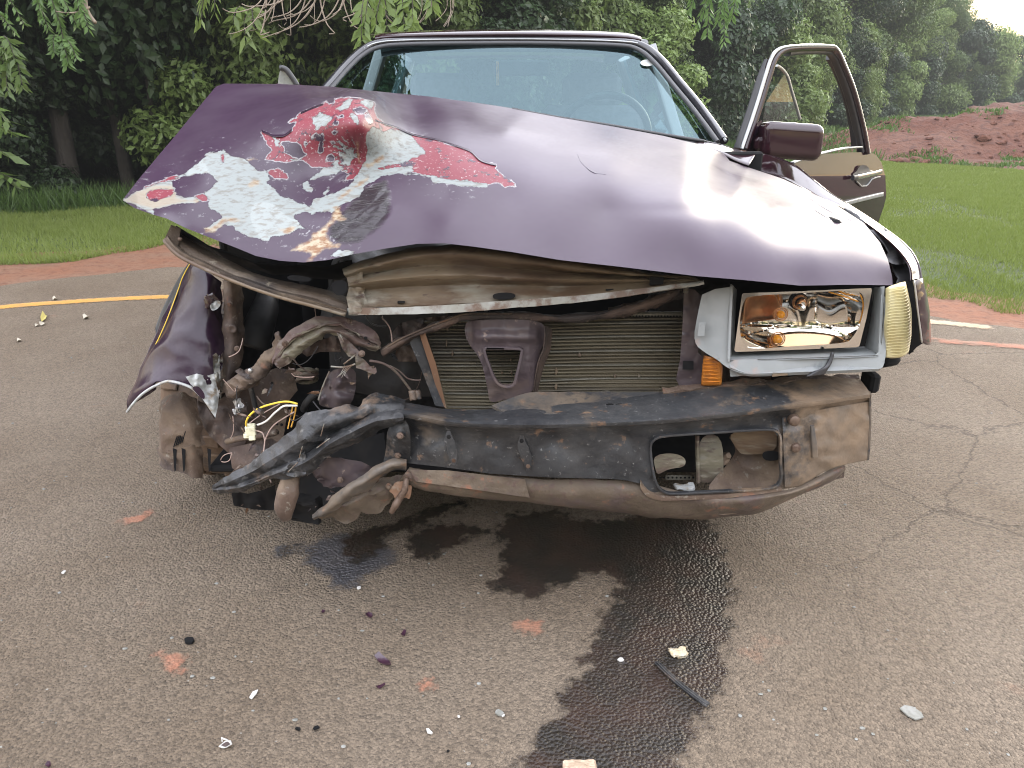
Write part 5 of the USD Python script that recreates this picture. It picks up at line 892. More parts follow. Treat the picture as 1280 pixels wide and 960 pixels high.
obj('folded_strip', patch([(267, 466), (266, 444), (270, 441), (275, 447), (278, 440), (279, 470), (276, 500), (272, 486)], [(267, 466, .27), (278, 442, .30), (276, 498, .275)], 2, .003, wrinkle=(.03, 9, 4))[0], 'inner_lip', cw, smooth=True)
obj('arch_edge', tube([P(159, 515, .335), P(168, 503, .31), P(180, 491, .29), (P(195, 482, .28)), P(212, 476.5, .272), P(236, 483, .265), P(250, 494, .26)], .0035, 40, 7), 'bare_metal', cw, smooth=True)
obj('torn_paint', crumple(refine(patch(rounded([(253, 372), (262, 364), (276, 372), (277, 382), (268, 388), (256, 384)]), [(253, 375, .335), (277, 378, .34), (265, 388, .33), (266, 375, .32)], 2, .004)[0], .008), .012, .02, 4), 'paint_clean', cw, smooth=True)
obj('paint_chip', patch(rounded([(262, 381), (270, 375), (277, 377), (274, 385), (266, 389), (263, 386)]), [(262, 382, .318), (277, 378, .32), (270, 388, .315)], 1.6, .002, wrinkle=(.012, 6, 3))[0], 'bare_metal', cw, smooth=True)
obj('gold_pinstripe', tube([P(238, 329, .435), P(226, 353, .435), P(211, 394, .40), P(193, 434, .38)], .0014, 30, 5), 'wire_yellow', cw, smooth=True)
obj('wing_lining', loft([[(236, 328, .52), (215, 362, .54), (199, 396, .52), (194, 410, .50)], [(238, 330, .46), (224, 360, .46), (208, 398, .44), (196, 424, .43)]], 20, 4, .01), 'trim_black', car, smooth=True, label='black rubber lining edge beside the crushed wing')

# structure behind the crushed corner
post2 = obj('wing_post', loft([[(277, 350, .40), (278, 400, .39), (276, 450, .37), (273, 492, .34)], [(287, 352, .36), (288, 400, .35), (287, 450, .34), (280, 490, .32)], [(302, 356, .40), (303, 400, .39), (302, 446, .37), (290, 470, .35), (286, 486, .33)]], 60, 8, .006, wrinkle=(.006, .05, 9)), 'mud_metal', car, smooth=25)
obj('bolt_hole', lathe([(0, .0), (.006, .001), (.009, .004), (.011, 0)], 12).apply_transform(trimesh.transformations.rotation_matrix(math.pi / 2, (1, 0, 0))).apply_translation(P(291, 411, .335)), 'mud_metal', post2, smooth=True)
rail = obj('twisted_rail', loft([[(277, 486, .29), (300, 470, .28), (320, 458, .27), (336, 438, .26), (344, 424, .25), (352, 416, .25)], [(283, 496, .285), (306, 480, .27), (324, 466, .26), (336, 452, .25), (346, 438, .245), (354, 424, .245)], [(290, 492, .32), (310, 482, .31), (328, 470, .30), (338, 456, .29), (348, 444, .28), (356, 430, .27)]], 60, 8, .005, wrinkle=(.012, .035, 5)), 'mud_metal', car, smooth=25)
obj('bolt', trimesh.creation.icosphere(2, .0062).apply_translation(P(313, 463, .255)), 'steel', rail, smooth=True)
obj('bracket_ear', patch([(293, 464), (300, 460), (318, 470), (316, 474), (306, 473)], [(300, 465, .26), (316, 472, .255), (306, 473, .255)], 2, .004, wrinkle=(.01, 8, 2))[0], 'dark_brown', rail, smooth=True)
ar0 = [(341, 455, .22), (347, 432, .215), (360, 416, .21), (378, 404, .20), (404, 396, .195), (424, 397, .19), (442, 400, .185), (458, 407, .18), (468, 414, .18), (476, 428, .185)]
ar1 = [(346, 448, .20), (358, 432, .195), (374, 419, .185), (392, 410, .18), (410, 405, .175), (424, 406, .172), (440, 412, .17), (454, 420, .168), (466, 426, .168), (475, 432, .175)]
ar2 = [(346, 452, .19), (362, 440, .19), (378, 429, .185), (394, 420, .18), (412, 412, .175), (426, 414, .168), (440, 421, .165), (452, 429, .163), (464, 432, .163), (474, 434, .172)]
ar3 = [(349, 460, .20), (366, 448, .20), (384, 433, .20), (400, 424, .20), (414, 417, .195), (424, 420, .19), (438, 428, .185), (450, 432, .185), (462, 437, .18), (470, 438, .18)]
arch = obj('bent_arch_bar', loft([ar0, ar1], 90, 8, .006, wrinkle=(.004, .03, 2)), 'bar_skin', car, smooth=25, label='buckled inner arch bar twisted over the crushed corner')
obj('inner_face', loft([ar1, shift(ar1, 3, .012), ar2, ar3], 90, 7, .005, wrinkle=(.004, .025, 7)), 'olive_metal', arch, smooth=25)
obj('bar_end', patch(rounded([(341, 452), (350, 446), (362, 446), (366, 452), (356, 458), (347, 461)]), [(341, 452, .195), (366, 450, .195), (347, 460, .19)], 2, .012, wrinkle=(.01, 9, 3))[0], 'olive_metal', arch, smooth=True)
for px, py in ((457, 422.5), (461, 431)): obj('bolt_hole', patch(rounded([(px - 2.2, py - 2), (px + 2, py - 2), (px + 2.4, py + 2), (px - 2, py + 2)]), [(px, py, .161)], 1, .002)[0], 'black', arch)
obj('lower_plate', patch([(376, 440), (394, 428), (416, 420), (424, 424), (426, 440), (400, 440), (384, 446)], [(376, 440, .24), (424, 424, .23), (400, 440, .24)], 3, .006, wrinkle=(.02, 12, 4))[0], 'dark_brown', arch, smooth=True)
strut = obj('hanging_bracket', patch([(420, 414), (428, 420), (440, 430), (449, 439), (447, 444), (456, 450), (463, 458), (466, 461), (470, 459), (471, 465), (468, 468), (462, 466), (450, 461), (445, 460), (444, 446), (436, 446), (428, 436)], [(420, 414, .165), (449, 439, .15), (470, 464, .13), (445, 458, .14)], 2.2, .006, wrinkle=(.015, 9, 3))[0], 'olive_metal', car, smooth=True)
for w_ in [tube([P(414, 458, .16), P(428, 459, .15), P(444, 455, .14)], .0022, 12, 5), *[tube([P(440 - 3 * k, 457, .145), P(434 - 2.5 * k, 463 + k, .14), P(430 - 3 * k, 470 + 2 * (k % 2), .14)], .001, 8, 4) for k in range(4)], tube([P(430, 455, .16), P(444, 444, .14)], .002, 6, 5), tube([P(425, 418, .15), P(430, 428, .15)], .0015, 6, 5)]: obj('frayed_wire', w_, 'inner_lip', strut, smooth=True)
obj('washer_bottle', patch(rounded([(412, 462), (444, 458), (446, 480), (440, 506), (424, 510), (402, 509), (397, 502), (404, 482)]), [(412, 462, .25), (444, 460, .25), (398, 503, .24), (440, 506, .24), (420, 485, .20)], 3, .03, wrinkle=(.02, 20, 5))[0], 'purple_metal', car, smooth=True, label='crushed dull plastic bottle behind the torn bumper')
obj('bottle_edge', tube([P(412, 464, .235), P(404, 482, .225), P(398, 500, .225)], .0022, 10, 5), 'inner_lip', car, smooth=True)
obj('inner_panel', patch([(302, 462), (318, 470), (345, 460), (366, 462), (372, 488), (362, 500), (352, 560), (330, 580), (290, 575), (282, 520), (276, 498), (290, 486)], [(302, 462, .42), (366, 462, .44), (372, 488, .44), (352, 560, .38), (282, 540, .40), (276, 498, .40)], 5, .01, wrinkle=(.03, 40, 3))[0], 'mud_metal', car, smooth=True, label='bent muddy inner panel behind the crushed wing')
for px, py in ((340, 479), (346, 530), (345, 540), (352, 531)): obj('bolt_hole', patch(rounded([(px - 1.8, py - 1.8), (px + 1.8, py - 1.8), (px + 1.8, py + 1.8), (px - 1.8, py + 1.8)]), [(px, py, .355)], 1, .002)[0], 'black', car)
obj('panel_flap', patch([(272, 500), (290, 492), (304, 500), (312, 520), (308, 550), (300, 570), (285, 566), (262, 545), (246, 520), (240, 496), (256, 505), (268, 524)], [(246, 515, .42), (272, 500, .40), (312, 520, .37), (300, 570, .36), (262, 545, .40)], 4, .006, wrinkle=(.025, 22, 6))[0], 'dark_brown', car, smooth=True)
obj('hose', tube([P(334, 372, .60), P(330, 390, .55), P(322, 414, .50), P(316, 434, .48)], .038, 20, 12, [.8, 1, 1.1, 1.15]), 'engine_black', car, smooth=True)
obj('hose', tube([P(380, 512, .40), P(386, 500, .38), P(396, 492, .38), P(404, 494, .40)], .010, 20, 8), 'engine_black', car, smooth=True)
obj('coil_spring', tube([P(384 + 12 * math.cos(a), 462 + 10 * (a / 12) + 4 * math.sin(a), .42 + .02 * math.sin(a)) for a in np.linspace(0, 18, 70)], .006, 120, 7), 'olive_metal', car, smooth=True)
obj('steering_rod', tube([P(312, 478, .36), P(317, 500, .36), P(322, 520, .36)], .007, 10, 8), 'bumper_metal', car, smooth=True)
obj('control_arm', tube([P(284, 552, .33), P(300, 548, .30), P(325, 545, .28), P(346, 540, .26)], .008, 16, 8), 'mud_metal', car, smooth=True)
obj('control_arm', patch([(286, 560), (340, 548), (352, 556), (330, 580), (300, 592), (290, 585)], [(286, 560, .31), (352, 556, .25), (300, 592, .29)], 4, .02, wrinkle=(.02, 20, 3))[0], 'dark_brown', car, smooth=True)
obj('engine_block', crumple(refine(box((-.28, .62, .56), (.42, .42, .42), bevel=.04), .05), .04, .12, 4), 'engine_black', car, smooth=45)
obj('battery', box((.52, .62, .66), (.24, .18, .2)), 'engine_black', car)
obj('red_reservoir', patch([(496, 434), (514, 431), (518, 437), (521, 452), (498, 452), (493, 447)], [(494, 434, .30), (518, 436, .30), (505, 452, .28)], 3, .02, wrinkle=(.01, 8, 2))[0], 'mud_metal', car, smooth=True)
obj('torn_bracket', patch([(487, 420), (500, 404), (524, 398), (560, 394), (560, 400), (530, 412), (505, 424), (490, 436)], [(487, 420, .24), (560, 396, .22), (500, 425, .22)], 3, .006, wrinkle=(.025, 12, 3))[0], 'dark_brown', car, smooth=True)
obj('cable', tube([P(490, 427, .19), P(488, 412, .2), P(480, 400, .21), P(478, 395, .24)], .0015, 16, 5), 'wire_grey', car, smooth=True)
obj('cable', tube([P(462, 451, .14), P(478, 454, .15), P(494, 464, .16), P(506, 478, .17), P(516, 492, .18)], .003, 20, 6), 'olive_metal', car, smooth=True)
obj('cable', tube([P(478, 454, .15), P(498, 463, .17), P(512, 474, .18), P(526, 475, .19)], .002, 20, 6), 'olive_metal', car, smooth=True)
obj('cable_sleeve', cat([tube([P(515, 488, .175), P(517, 500, .17)], .009, 6, 8), tube([P(521, 488, .18), P(523, 499, .175)], .008, 6, 8)]), 'dark_plastic', car, smooth=True)

# twisted end of the bumper skin
TX = [  # x, y of: upper edge, face, crease, folded band, its lower edge, from the beam to the torn tip
 (505, 503, 510, 516, 521, 527), (489, 498, 508, 516, 523, 531), (467, 494, 508, 518, 527, 539), (450, 511, 517, 523, 535, 549), (432, 510, 522, 533, 545, 559), (409, 513, 531, 547, 558, 572), (388, 516, 544, 563, 574, 590),
 (368, 537, 557, 575, 584, 596), (346, 556, 571, 584, 591, 598), (316, 578, 589, 598, 604, 609), (291, 594, 600, 606, 610, 613.5), (268, 605.5, 607.5, 609, 610.5, 612)]
TD = ([.11, .10, .10, .085, .07, .06, .06, .065, .075, .085, .09, .10], [.07, .065, .06, .045, .035, .03, .03, .04, .05, .065, .08, .10], [.05, .055, .065, .07, .065, .055, .05, .05, .06, .075, .09, .105], [.025, .025, .035, .03, .022, .02, .02, .03, .045, .06, .08, .10], [.045, .05, .06, .055, .045, .04, .04, .05, .06, .075, .09, .105])
tw = [[(a[0], a[1 + r], TD[r][k]) for k, a in enumerate(TX)] for r in range(5)]
skin = obj('torn_bumper_skin', loft(tw, 160, 12, .005, wrinkle=(.009, .06, 8), straight=True), 'dark_plastic', car, smooth=22, label='torn black bumper skin twisted down towards the ground')
obj('right_web', patch(rounded([(484, 530), (512, 520), (514, 580), (500, 578), (486, 576), (478, 580), (483, 562)]), [(484, 532, .055), (512, 522, .018), (512, 578, .04), (478, 578, .055), (500, 550, .025)], 3, .005, wrinkle=(.008, 18, 4))[0], 'dark_plastic', skin, smooth=True)
obj('lower_tongue', loft([[(508, 574, .04), (490, 575, .035), (474, 582, .03), (452, 597, .03), (435, 606, .03), (418, 622, .04), (392, 645, .06)], [(508, 580, .03), (492, 581, .02), (478, 588, .015), (456, 603, .015), (438, 612, .015), (421, 627, .025), (391, 647, .05)], [(508, 586, .045), (494, 588, .05), (480, 596, .05), (460, 610, .05), (442, 620, .05), (425, 631, .05), (392, 648, .065)]], 60, 5, .005, wrinkle=(.006, .05, 5)), 'bumper_dusty', skin, smooth=50)
obj('torn_fringe', crumple(refine(patch([(352, 588), (372, 577), (378, 560), (382, 574), (378, 594), (366, 596), (358, 592)], [(352, 588, .035), (380, 565, .03), (378, 592, .03)], 3, .004)[0], .01), .014, .02, 5), 'dark_plastic', skin, smooth=50)
for a, b in (((396, 560), (412, 548)), ((401, 545), (405, 530)), ((360, 590), (372, 578)), ((374, 572), (378, 558))): obj('white_scrape', tube([P(*a, .018), P(*b, .012)], .0010, 6, 5), 'inner_lip', skin)
# crumpled valance steel and debris under the torn skin
obj('crumpled_valance', crumple(refine(loft([[(514, 586, .06), (488, 600, .07), (470, 606, .08), (450, 616, .085), (430, 628, .09), (404, 640, .10)], [(516, 598, .035), (496, 608, .045), (474, 616, .05), (452, 626, .055), (430, 636, .06), (402, 646, .08)], [(512, 606, .06), (490, 624, .07), (472, 638, .075), (450, 646, .08), (428, 652, .085), (400, 650, .09)]], 40, 6, .006), .02), .022, .05, 3), 'valance_metal', car, smooth=50, label='crumpled rusty end of the valance under the torn bumper skin')
obj('crumpled_plate', crumple(refine(patch([(386, 575), (420, 572), (470, 580), (478, 590), (450, 600), (424, 612), (404, 610), (392, 596)], [(386, 575, .11), (470, 582, .09), (404, 610, .10), (430, 590, .07)], 5, .006)[0], .015), .02, .04, 6), 'purple_metal', car, smooth=50)
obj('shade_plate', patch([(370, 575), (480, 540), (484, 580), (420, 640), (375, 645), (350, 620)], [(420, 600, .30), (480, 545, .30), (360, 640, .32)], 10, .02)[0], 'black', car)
obj('tow_hook', tube([P(508, 597, .03), P(506, 612, .02), P(500, 622, .02), P(494, 632, .015), P(489, 641, .015)], .0075, 24, 8, [.8, 1, 1.1, 1.2, .8]), 'bolt', car, smooth=True, label='bright steel hook hanging below the valance')
obj('hook_plate', crumple(refine(patch([(488, 612), (496, 603), (508, 600), (516, 612), (510, 622), (498, 626)], [(488, 612, .04), (516, 610, .03), (500, 624, .035)], 3, .005)[0], .01), .012, .02, 4), 'rust_edge', car, smooth=50)
obj('crushed_horn', sweep([P(364, 594, .07), P(360, 615, .05), P(356, 634, .05), P(358, 648, .06)], rrect(.05, .032, .4), 20, up=(0, 1, .2), scale=[.75, 1, .95, .5], twist=[0, .3, .5, .4]), 'mud_metal', car, smooth=50, label='crushed grey bracket hanging under the torn bumper')
obj('lower_shield', patch([(289, 613), (310, 617), (330, 612), (344, 606), (346, 625), (342, 638), (318, 637), (292, 632)], [(289, 613, .13), (344, 606, .10), (342, 638, .13), (292, 632, .15)], 4, .008, wrinkle=(.015, 18, 2))[0], 'black', car, smooth=True)
obj('lower_shield', crumple(refine(box((0, 0, 0), (.07, .05, .06)), .015), .02, .05, 9).apply_translation(P(384, 634, .10)), 'black', car, smooth=45)
# shards, bolts and broken wires among the wreckage
rw = np.random.default_rng(91)
for k in range(46):
    x, y = rw.uniform(288, 500), rw.uniform(430, 640); D = .20 if y < 500 else (.16 if x < 380 else .035 if y > 600 else .09); D += rw.uniform(-.02, .05)
    if y > 500 and x > 400 and y < 600: continue
    L, a = rw.uniform(7, 24), rw.uniform(0, math.pi); wd = rw.uniform(1.5, 5.5); ca, sa = math.cos(a), math.sin(a)
    loc = [(-L / 2, -wd * .3), (-L * .1, -wd * rw.uniform(.4, .9)), (L * .25, -wd * .2), (L / 2, rw.uniform(-1, 1)), (L * .1, wd * rw.uniform(.3, .8)), (-L * .35, wd * .5)]
    obj('torn_shard', patch([(x + u * ca - v_ * sa, y + u * sa + v_ * ca) for u, v_ in loc], [(x - 20, y, D), (x + 20, y + 5, D + rw.uniform(-.04, .04)), (x, y - 20, D + rw.uniform(-.04, .04))], 2, .002, wrinkle=(.010, 7, k % 9))[0], ('mud_metal', 'dark_brown', 'purple_metal', 'olive_metal', 'rust_edge', 'dark_plastic', 'inner_lip')[k % 7 if k % 3 else (k // 3) % 3], car, smooth=30)
for k in range(14):
    x, y = rw.uniform(285, 500), rw.uniform(400, 520); a, b = rw.uniform(-40, 40, 2); D = rw.uniform(.2, .34)
    obj('broken_wire', tube([P(x, y, D), P(x + a * .4 + rw.uniform(-8, 8), y + b * .3 + 8, D - .02), P(x + a, y + b, D - .03)], rw.uniform(.0008, .0022), 18, 5), ('trim_black', 'wire_grey', 'trim_black', 'mud_metal')[k % 4], car, smooth=True)
for px, py, D in ((287, 380, .345), (296, 436, .335), (356, 430, .19), (436, 402, .178), (452, 442, .145), (330, 566, .24), (486, 608, .045), (470, 600, .06), (425, 600, .06), (500, 545, .02), (497, 570, .035), (412, 575, .10)):
    b = lathe([(0, .004), (.004, .004), (.0045, .001), (.0075, 0), (.0075, -.004)], 6 if int(px) % 2 else 12); b.apply_transform(trimesh.transformations.rotation_matrix(math.pi / 2 + rw.uniform(-.4, .4), (1, 0, 0))); b.apply_translation(P(px, py, D)); obj('bolt', b, ('bolt', 'bolt', 'mud_metal')[int(py) % 3], car, smooth=30)
# wiring
con = obj('wire_plug', cat([box(P(313.5, 537, .24), (.024, .02, .026), rz=.2, rx=.15, bevel=.002), box(P(315.5, 546, .24), (.016, .018, .014), rz=.2, bevel=.002), box(P(308, 544, .242), (.012, .016, .012), rz=.2, bevel=.002)]), 'connector', car, label='pale plug with loose yellow and white wires')
def wire(pts, mat, r=.0021): obj('wire', tube([P(*p) for p in pts], r, 34, 6), mat, con, smooth=True)
wire([(308, 533, .235), (309, 524, .22), (318, 514, .215), (340, 505, .20), (358, 502, .19), (372, 505, .19)], 'wire_yellow', .0026); wire([(322, 531, .235), (332, 527, .22), (346, 514, .20), (358, 507, .19), (372, 507, .19)], 'wire_white', .0026)
wire([(320, 538, .235), (328, 541, .22), (331, 552, .21), (329, 570, .19), (333, 588, .16), (339, 603, .09)], 'wire_grey', .0018); wire([(331, 552, .21), (340, 534, .21), (356, 522, .20), (368, 515, .19)], 'wire_grey', .0018)
wire([(370, 506, .19), (368, 520, .20), (364, 534, .20)], 'wire_orange', .002); wire([(366, 508, .19), (363, 522, .20), (360, 536, .20)], 'wire_orange', .0018); wire([(312, 529, .24), (330, 516, .25), (350, 505, .25)], 'wire_grey', .0015)
wire([(276, 575, .27), (282, 568, .25), (290, 566, .24), (286, 576, .24), (277, 577, .25)], 'wire_grey', .0012); wire([(291, 520, .25), (292, 535, .25), (288, 548, .26)], 'wire_grey', .0012)
obj('metal_clip', crumple(refine(box((0, 0, 0), (.018, .012, .03)), .005), .012, .01, 2).apply_translation(P(298, 507, .30)), 'steel', car, smooth=45); obj('metal_clip', crumple(refine(box((0, 0, 0), (.012, .01, .012)), .004), .008, .01, 5).apply_translation(P(295, 515, .30)), 'steel', car, smooth=45)

# wheels
def wheel(c, rz, ry=0.0):
    w = UsdGeom.Xform.Define(stage, numbered(str(car.GetPath()) + '/wheel')).GetPrim()
    T = trimesh.transformations.euler_matrix(0, math.pi / 2 + ry, rz); T[:3, 3] = c
    ty = lathe([(.19, -.085), (.25, -.095), (.278, -.088), (.288, -.07), (.290, 0), (.288, .07), (.278, .088), (.25, .095), (.19, .085), (.19, -.085)], 64)
    lug = []
    for k in range(26):
        for s in (-1, 1): b = box((0, 0, 0), (.012, .040, .050), bevel=.004); b.apply_translation((.290, .003, s * .055)); b.apply_transform(trimesh.transformations.rotation_matrix(k * 2 * math.pi / 26 + (s > 0) * .1, (0, 0, 1))); lug.append(b)
    obj('tyre', cat([ty, *lug]).apply_transform(T), 'tyre', w, smooth=40)
    obj('rim', lathe([(0, .03), (.06, .04), (.08, .02), (.15, .04), (.185, .07), (.195, .08), (.195, -.08), (0, -.08)], 40).apply_transform(T), 'bumper_metal', w, smooth=35)
wheel((-.885, .80, .29), -.12, .05); wheel((.71, .86, .29), 0); wheel((-.70, 3.40, .29), 0); wheel((.71, 3.40, .29), 0)
obj('mud_guard', loft([[(203, 509, .38), (208, 499, .39), (228, 492, .38), (246, 500, .38)], [(202, 535, .36), (214, 528, .34), (236, 525, .35), (250, 534, .37)], [(200, 560, .37), (216, 562, .345), (238, 556, .35), (256, 556, .37)]], 24, 8, .008, wrinkle=(.012, .05, 2)), 'mud_metal', car, smooth=50, label='mud caked guard in front of the left wheel')
obj('guard_plate', loft([[(198, 560, .37), (218, 562, .34), (240, 556, .34), (250, 560, .37)], [(200, 578, .38), (218, 586, .35), (240, 594, .35), (252, 598, .37)]], 20, 6, .012, wrinkle=(.01, .04, 4)), 'mud_metal', car, smooth=35)
for k in range(5): obj('guard_slot', tube([P(217 + 2.6 * k, 559 - 1.5 * k, .335), P(221.5 + 2.6 * k, 545 - 1.5 * k, .335)], .0016, 4, 5), 'black', car)
for px in (219, 230, 262): obj('guard_slot', patch([(px - 3, 560), (px + 2, 562), (px + 1, 588), (px - 1, 590)], [(px, 575, .335)], 3, .004)[0], 'black', car)

# dark engine bay shell, under-body, cabin shell
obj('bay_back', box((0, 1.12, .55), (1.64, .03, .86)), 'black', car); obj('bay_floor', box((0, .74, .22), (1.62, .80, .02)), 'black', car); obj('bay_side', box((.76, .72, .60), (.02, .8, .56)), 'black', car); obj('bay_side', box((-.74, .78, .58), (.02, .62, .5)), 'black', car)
def side_profile(pts, hw, mat, name, **k):
    p = Polygon(pts); m = trimesh.creation.extrude_polygon(p, 2 * hw, engine='earcut'); m.apply_transform(np.array([[0, 0, 1, -hw], [1, 0, 0, 0], [0, 1, 0, 0], [0, 0, 0, 1.]])); return obj(name, m, mat, car, **k)
BX = .02
side_profile([(1.16, .22), (3.05, .20), (3.1, .35), (3.2, .55), (3.4, .62), (3.6, .55), (3.7, .35), (3.75, .25), (4.2, .3), (4.25, .6), (4.2, .88), (3.4, .92), (3.3, .86), (1.25, .86), (1.18, .6)], .83, 'paint', 'body_tub')
obj('dashboard', box((BX, 1.42, .93), (1.36, .30, .14), bevel=.05), 'trim_black', car)
# windscreen opening: frame, glass, roof, pillars
def wy(py): return 1.28 + (178 - np.asarray(py, float)) / (178 - 52) * .66
WO = [(400, 118), (411, 106), (432, 82), (452, 64), (466, 56), (486, 52.5), (560, 50.5), (640, 50), (720, 51), (790, 54), (806, 59), (822, 71), (850, 104), (878, 138), (905, 176), (912, 186), (905, 196), (700, 165), (480, 130)]
WI = [(408, 118), (417, 107), (437, 84), (456, 67), (470, 60), (490, 56.5), (560, 54.5), (640, 54), (720, 55), (786, 58), (800, 63), (815, 75), (842, 107), (869, 140), (897, 178), (890, 188), (700, 160), (480, 126)]
def w3(pts, off=0.0): a = np.array(pts, float); return P(a[:, 0], a[:, 1], wy(a[:, 1]) + off)
def pane(a): m, q_, n_ = a; return tm(m.vertices[:n_], m.faces[(m.faces < n_).all(1)])
obj('windscreen', pane(patch(WI, [(x, y, float(wy(y)) + .004) for x, y in ((417, 107), (490, 57), (790, 58), (897, 178), (640, 110))], 8, .004, extra=lambda q: .05 * ((q[:, 0] - 655) / 250) ** 2)), 'window_glass', car, smooth=True)
sl = sweep(w3(WO[:15]), rrect(.030, .03, .4), 90, up=(0, 1, .6)); obj('windscreen_seal', sweep(w3(WI[:15], -.006), rrect(.016, .018, .4), 90, up=(0, 1, .6)), 'trim_black', car, smooth=50)
obj('windscreen_frame', sl, 'frame_paint', car, smooth=50, label='dark frame around the unbroken windscreen')
obj('screen_trim', sweep(w3([(x + (2.2 if x > 700 else -2.2) * (y > 56), y - 1.5 * (y <= 60)) for x, y in WO[:15]], -.02), rrect(.006, .010, .4), 90, up=(0, 1, .6)), 'silver_trim', car, smooth=50)
top_l = [(470, 53, 1.95), (500, 50.5, 1.95), (560, 48.8, 1.95), (640, 48, 1.95), (720, 49, 1.95), (780, 51.5, 1.95), (800, 55, 1.95)]
r0 = np.array([poly3(P(*np.array(top_l).T), 40)]); r0 = r0[0]; Rr = [r0, r0 * [1, 1, 1] + [0, .10, .022], r0 * [1.02, 1, 1] + [0, .5, .035], r0 * [1.02, 1, 1] + [0, 1.1, .02], r0 * [1, 1, 1] + [0, 1.35, -.02]]
roof = obj('roof', sheet(PchipInterpolator(np.arange(5), np.array(Rr))(np.linspace(0, 4, 30)), .02), 'paint_clean', car, smooth=True)
for sgn in (-1, 1):
    e = [(484, 50.5), (472, 53), (458, 59.5)] if sgn < 0 else [(788, 50), (803, 54), (816, 63)]
    obj('roof_gutter', tube([P(*p, 1.96) for p in e], .006, 10, 6), 'silver_trim', roof, smooth=True)
for sgn in (-1, 1):
    xb, xt = .80 * sgn + BX, .60 * sgn + BX
    obj('pillar', sweep([(xb, 2.25, .85), (xt + .03 * sgn, 2.42, 1.36)], rrect(.05, .09), 8, up=(0, 1, 0)), 'cabin_grey', car); obj('pillar', sweep([(xb, 3.35, .88), (xt, 3.18, 1.36)], rrect(.06, .16), 8, up=(0, 1, 0)), 'cabin_grey', car)
    obj('side_rail', sweep([(.52 * sgn + BX, 2.0, 1.345), (.54 * sgn + BX, 2.5, 1.37), (.53 * sgn + BX, 3.2, 1.345)], rrect(.06, .05), 12, up=(0, 0, 1)), 'cabin_grey', car)
obj('rear_window', tm([(-.58, 3.42, .93), (.62, 3.42, .93), (.50, 3.18, 1.34), (-.46, 3.18, 1.34)], [(0, 1, 2), (0, 2, 3)]), 'side_glass', car)
for sgn in (-1, 1): obj('rear_side_glass', tm([(.78 * sgn + BX, 2.36, .93), (.80 * sgn + BX, 3.30, .93), (.60 * sgn + BX, 3.16, 1.33), (.60 * sgn + BX, 2.50, 1.34)], [(0, 1, 2), (0, 2, 3)]), 'window_glass', car)
obj('parcel_shelf', box((BX, 3.3, .90), (1.3, .4, .04)), 'trim_black', car)
def seat(x, y):
    s = UsdGeom.Xform.Define(stage, numbered(str(car.GetPath()) + '/seat')).GetPrim()
    obj('backrest', box((x, y, .80), (.50, .14, .62), rx=-.18, bevel=.05), 'seat_cloth', s); obj('headrest', box((x, y + .10, 1.17), (.28, .10, .16), rx=-.12, bevel=.045), 'seat_cloth', s); obj('cushion', box((x, y - .28, .48), (.5, .5, .14), bevel=.05), 'seat_cloth', s)
seat(-.34, 2.3); seat(.38, 2.3)
obj('rear_seat', box((BX, 3.05, .76), (1.25, .16, .42), rx=-.2, bevel=.06), 'seat_cloth', car)
sw = trimesh.creation.torus(.185, .016, 48, 12); sw.apply_transform(trimesh.transformations.rotation_matrix(-1.15, (1, 0, 0))); sw.apply_translation((.38, 1.84, .985)); obj('steering_wheel', sw, 'trim_black', car, smooth=True)
obj('rear_mirror', box(P(652, 85, 1.86), (.23, .025, .06), bevel=.012), 'trim_black', car); obj('mirror_charm', box(P(622, 92, 1.84), (.012, .006, .09), bevel=.002), 'amber', car)
obj('sticker', patch([(809 + 8.5 * math.cos(a) + (0), 78.5 + 4.2 * math.sin(a)) for a in np.linspace(0, 2 * math.pi, 20)[:-1]], [(809, 78, float(wy(78)) - .002), (801, 78, float(wy(78)) - .002), (809, 82, float(wy(82)) - .002)], 2, .001, extra=lambda q: .05 * ((q[:, 0] - 655) / 250) ** 2 - .006)[0], 'bare_metal', car, label='small pale oval sticker in the corner of the windscreen')
obj('sun_band', sweep(w3([(476, 64), (560, 59), (640, 58.5), (720, 59.5), (790, 64)], .04), rrect(.002, .05), 40, up=(0, .6, .8)), 'trim_black', car)
cowl = [(480, 121, 1.16), (560, 128, 1.18), (640, 139, 1.2), (700, 150, 1.2), (760, 159, 1.2), (830, 171, 1.2), (880, 179, 1.2), (912, 187, 1.2)]
obj('cowl', loft([shift(cowl, 8, -.08), shift(cowl, 0, 0), shift(cowl, -4, .06)], 50, 3, .01), 'trim_black', car, smooth=True)
obj('wiper', tube([P(x, y - 2.5, d + .0) for x, y, d in cowl[2:7]], .006, 30, 6), 'trim_black', car, smooth=True)
obj('wing_corner', loft([[(880, 176, 1.22), (900, 180, 1.2), (925, 188, 1.16), (944, 193, 1.1)], [(860, 180, 1.12), (900, 190, 1.1), (920, 200, 1.06), (936, 206, 1.02)]], 20, 5, .006), 'paint_clean', car, smooth=True)

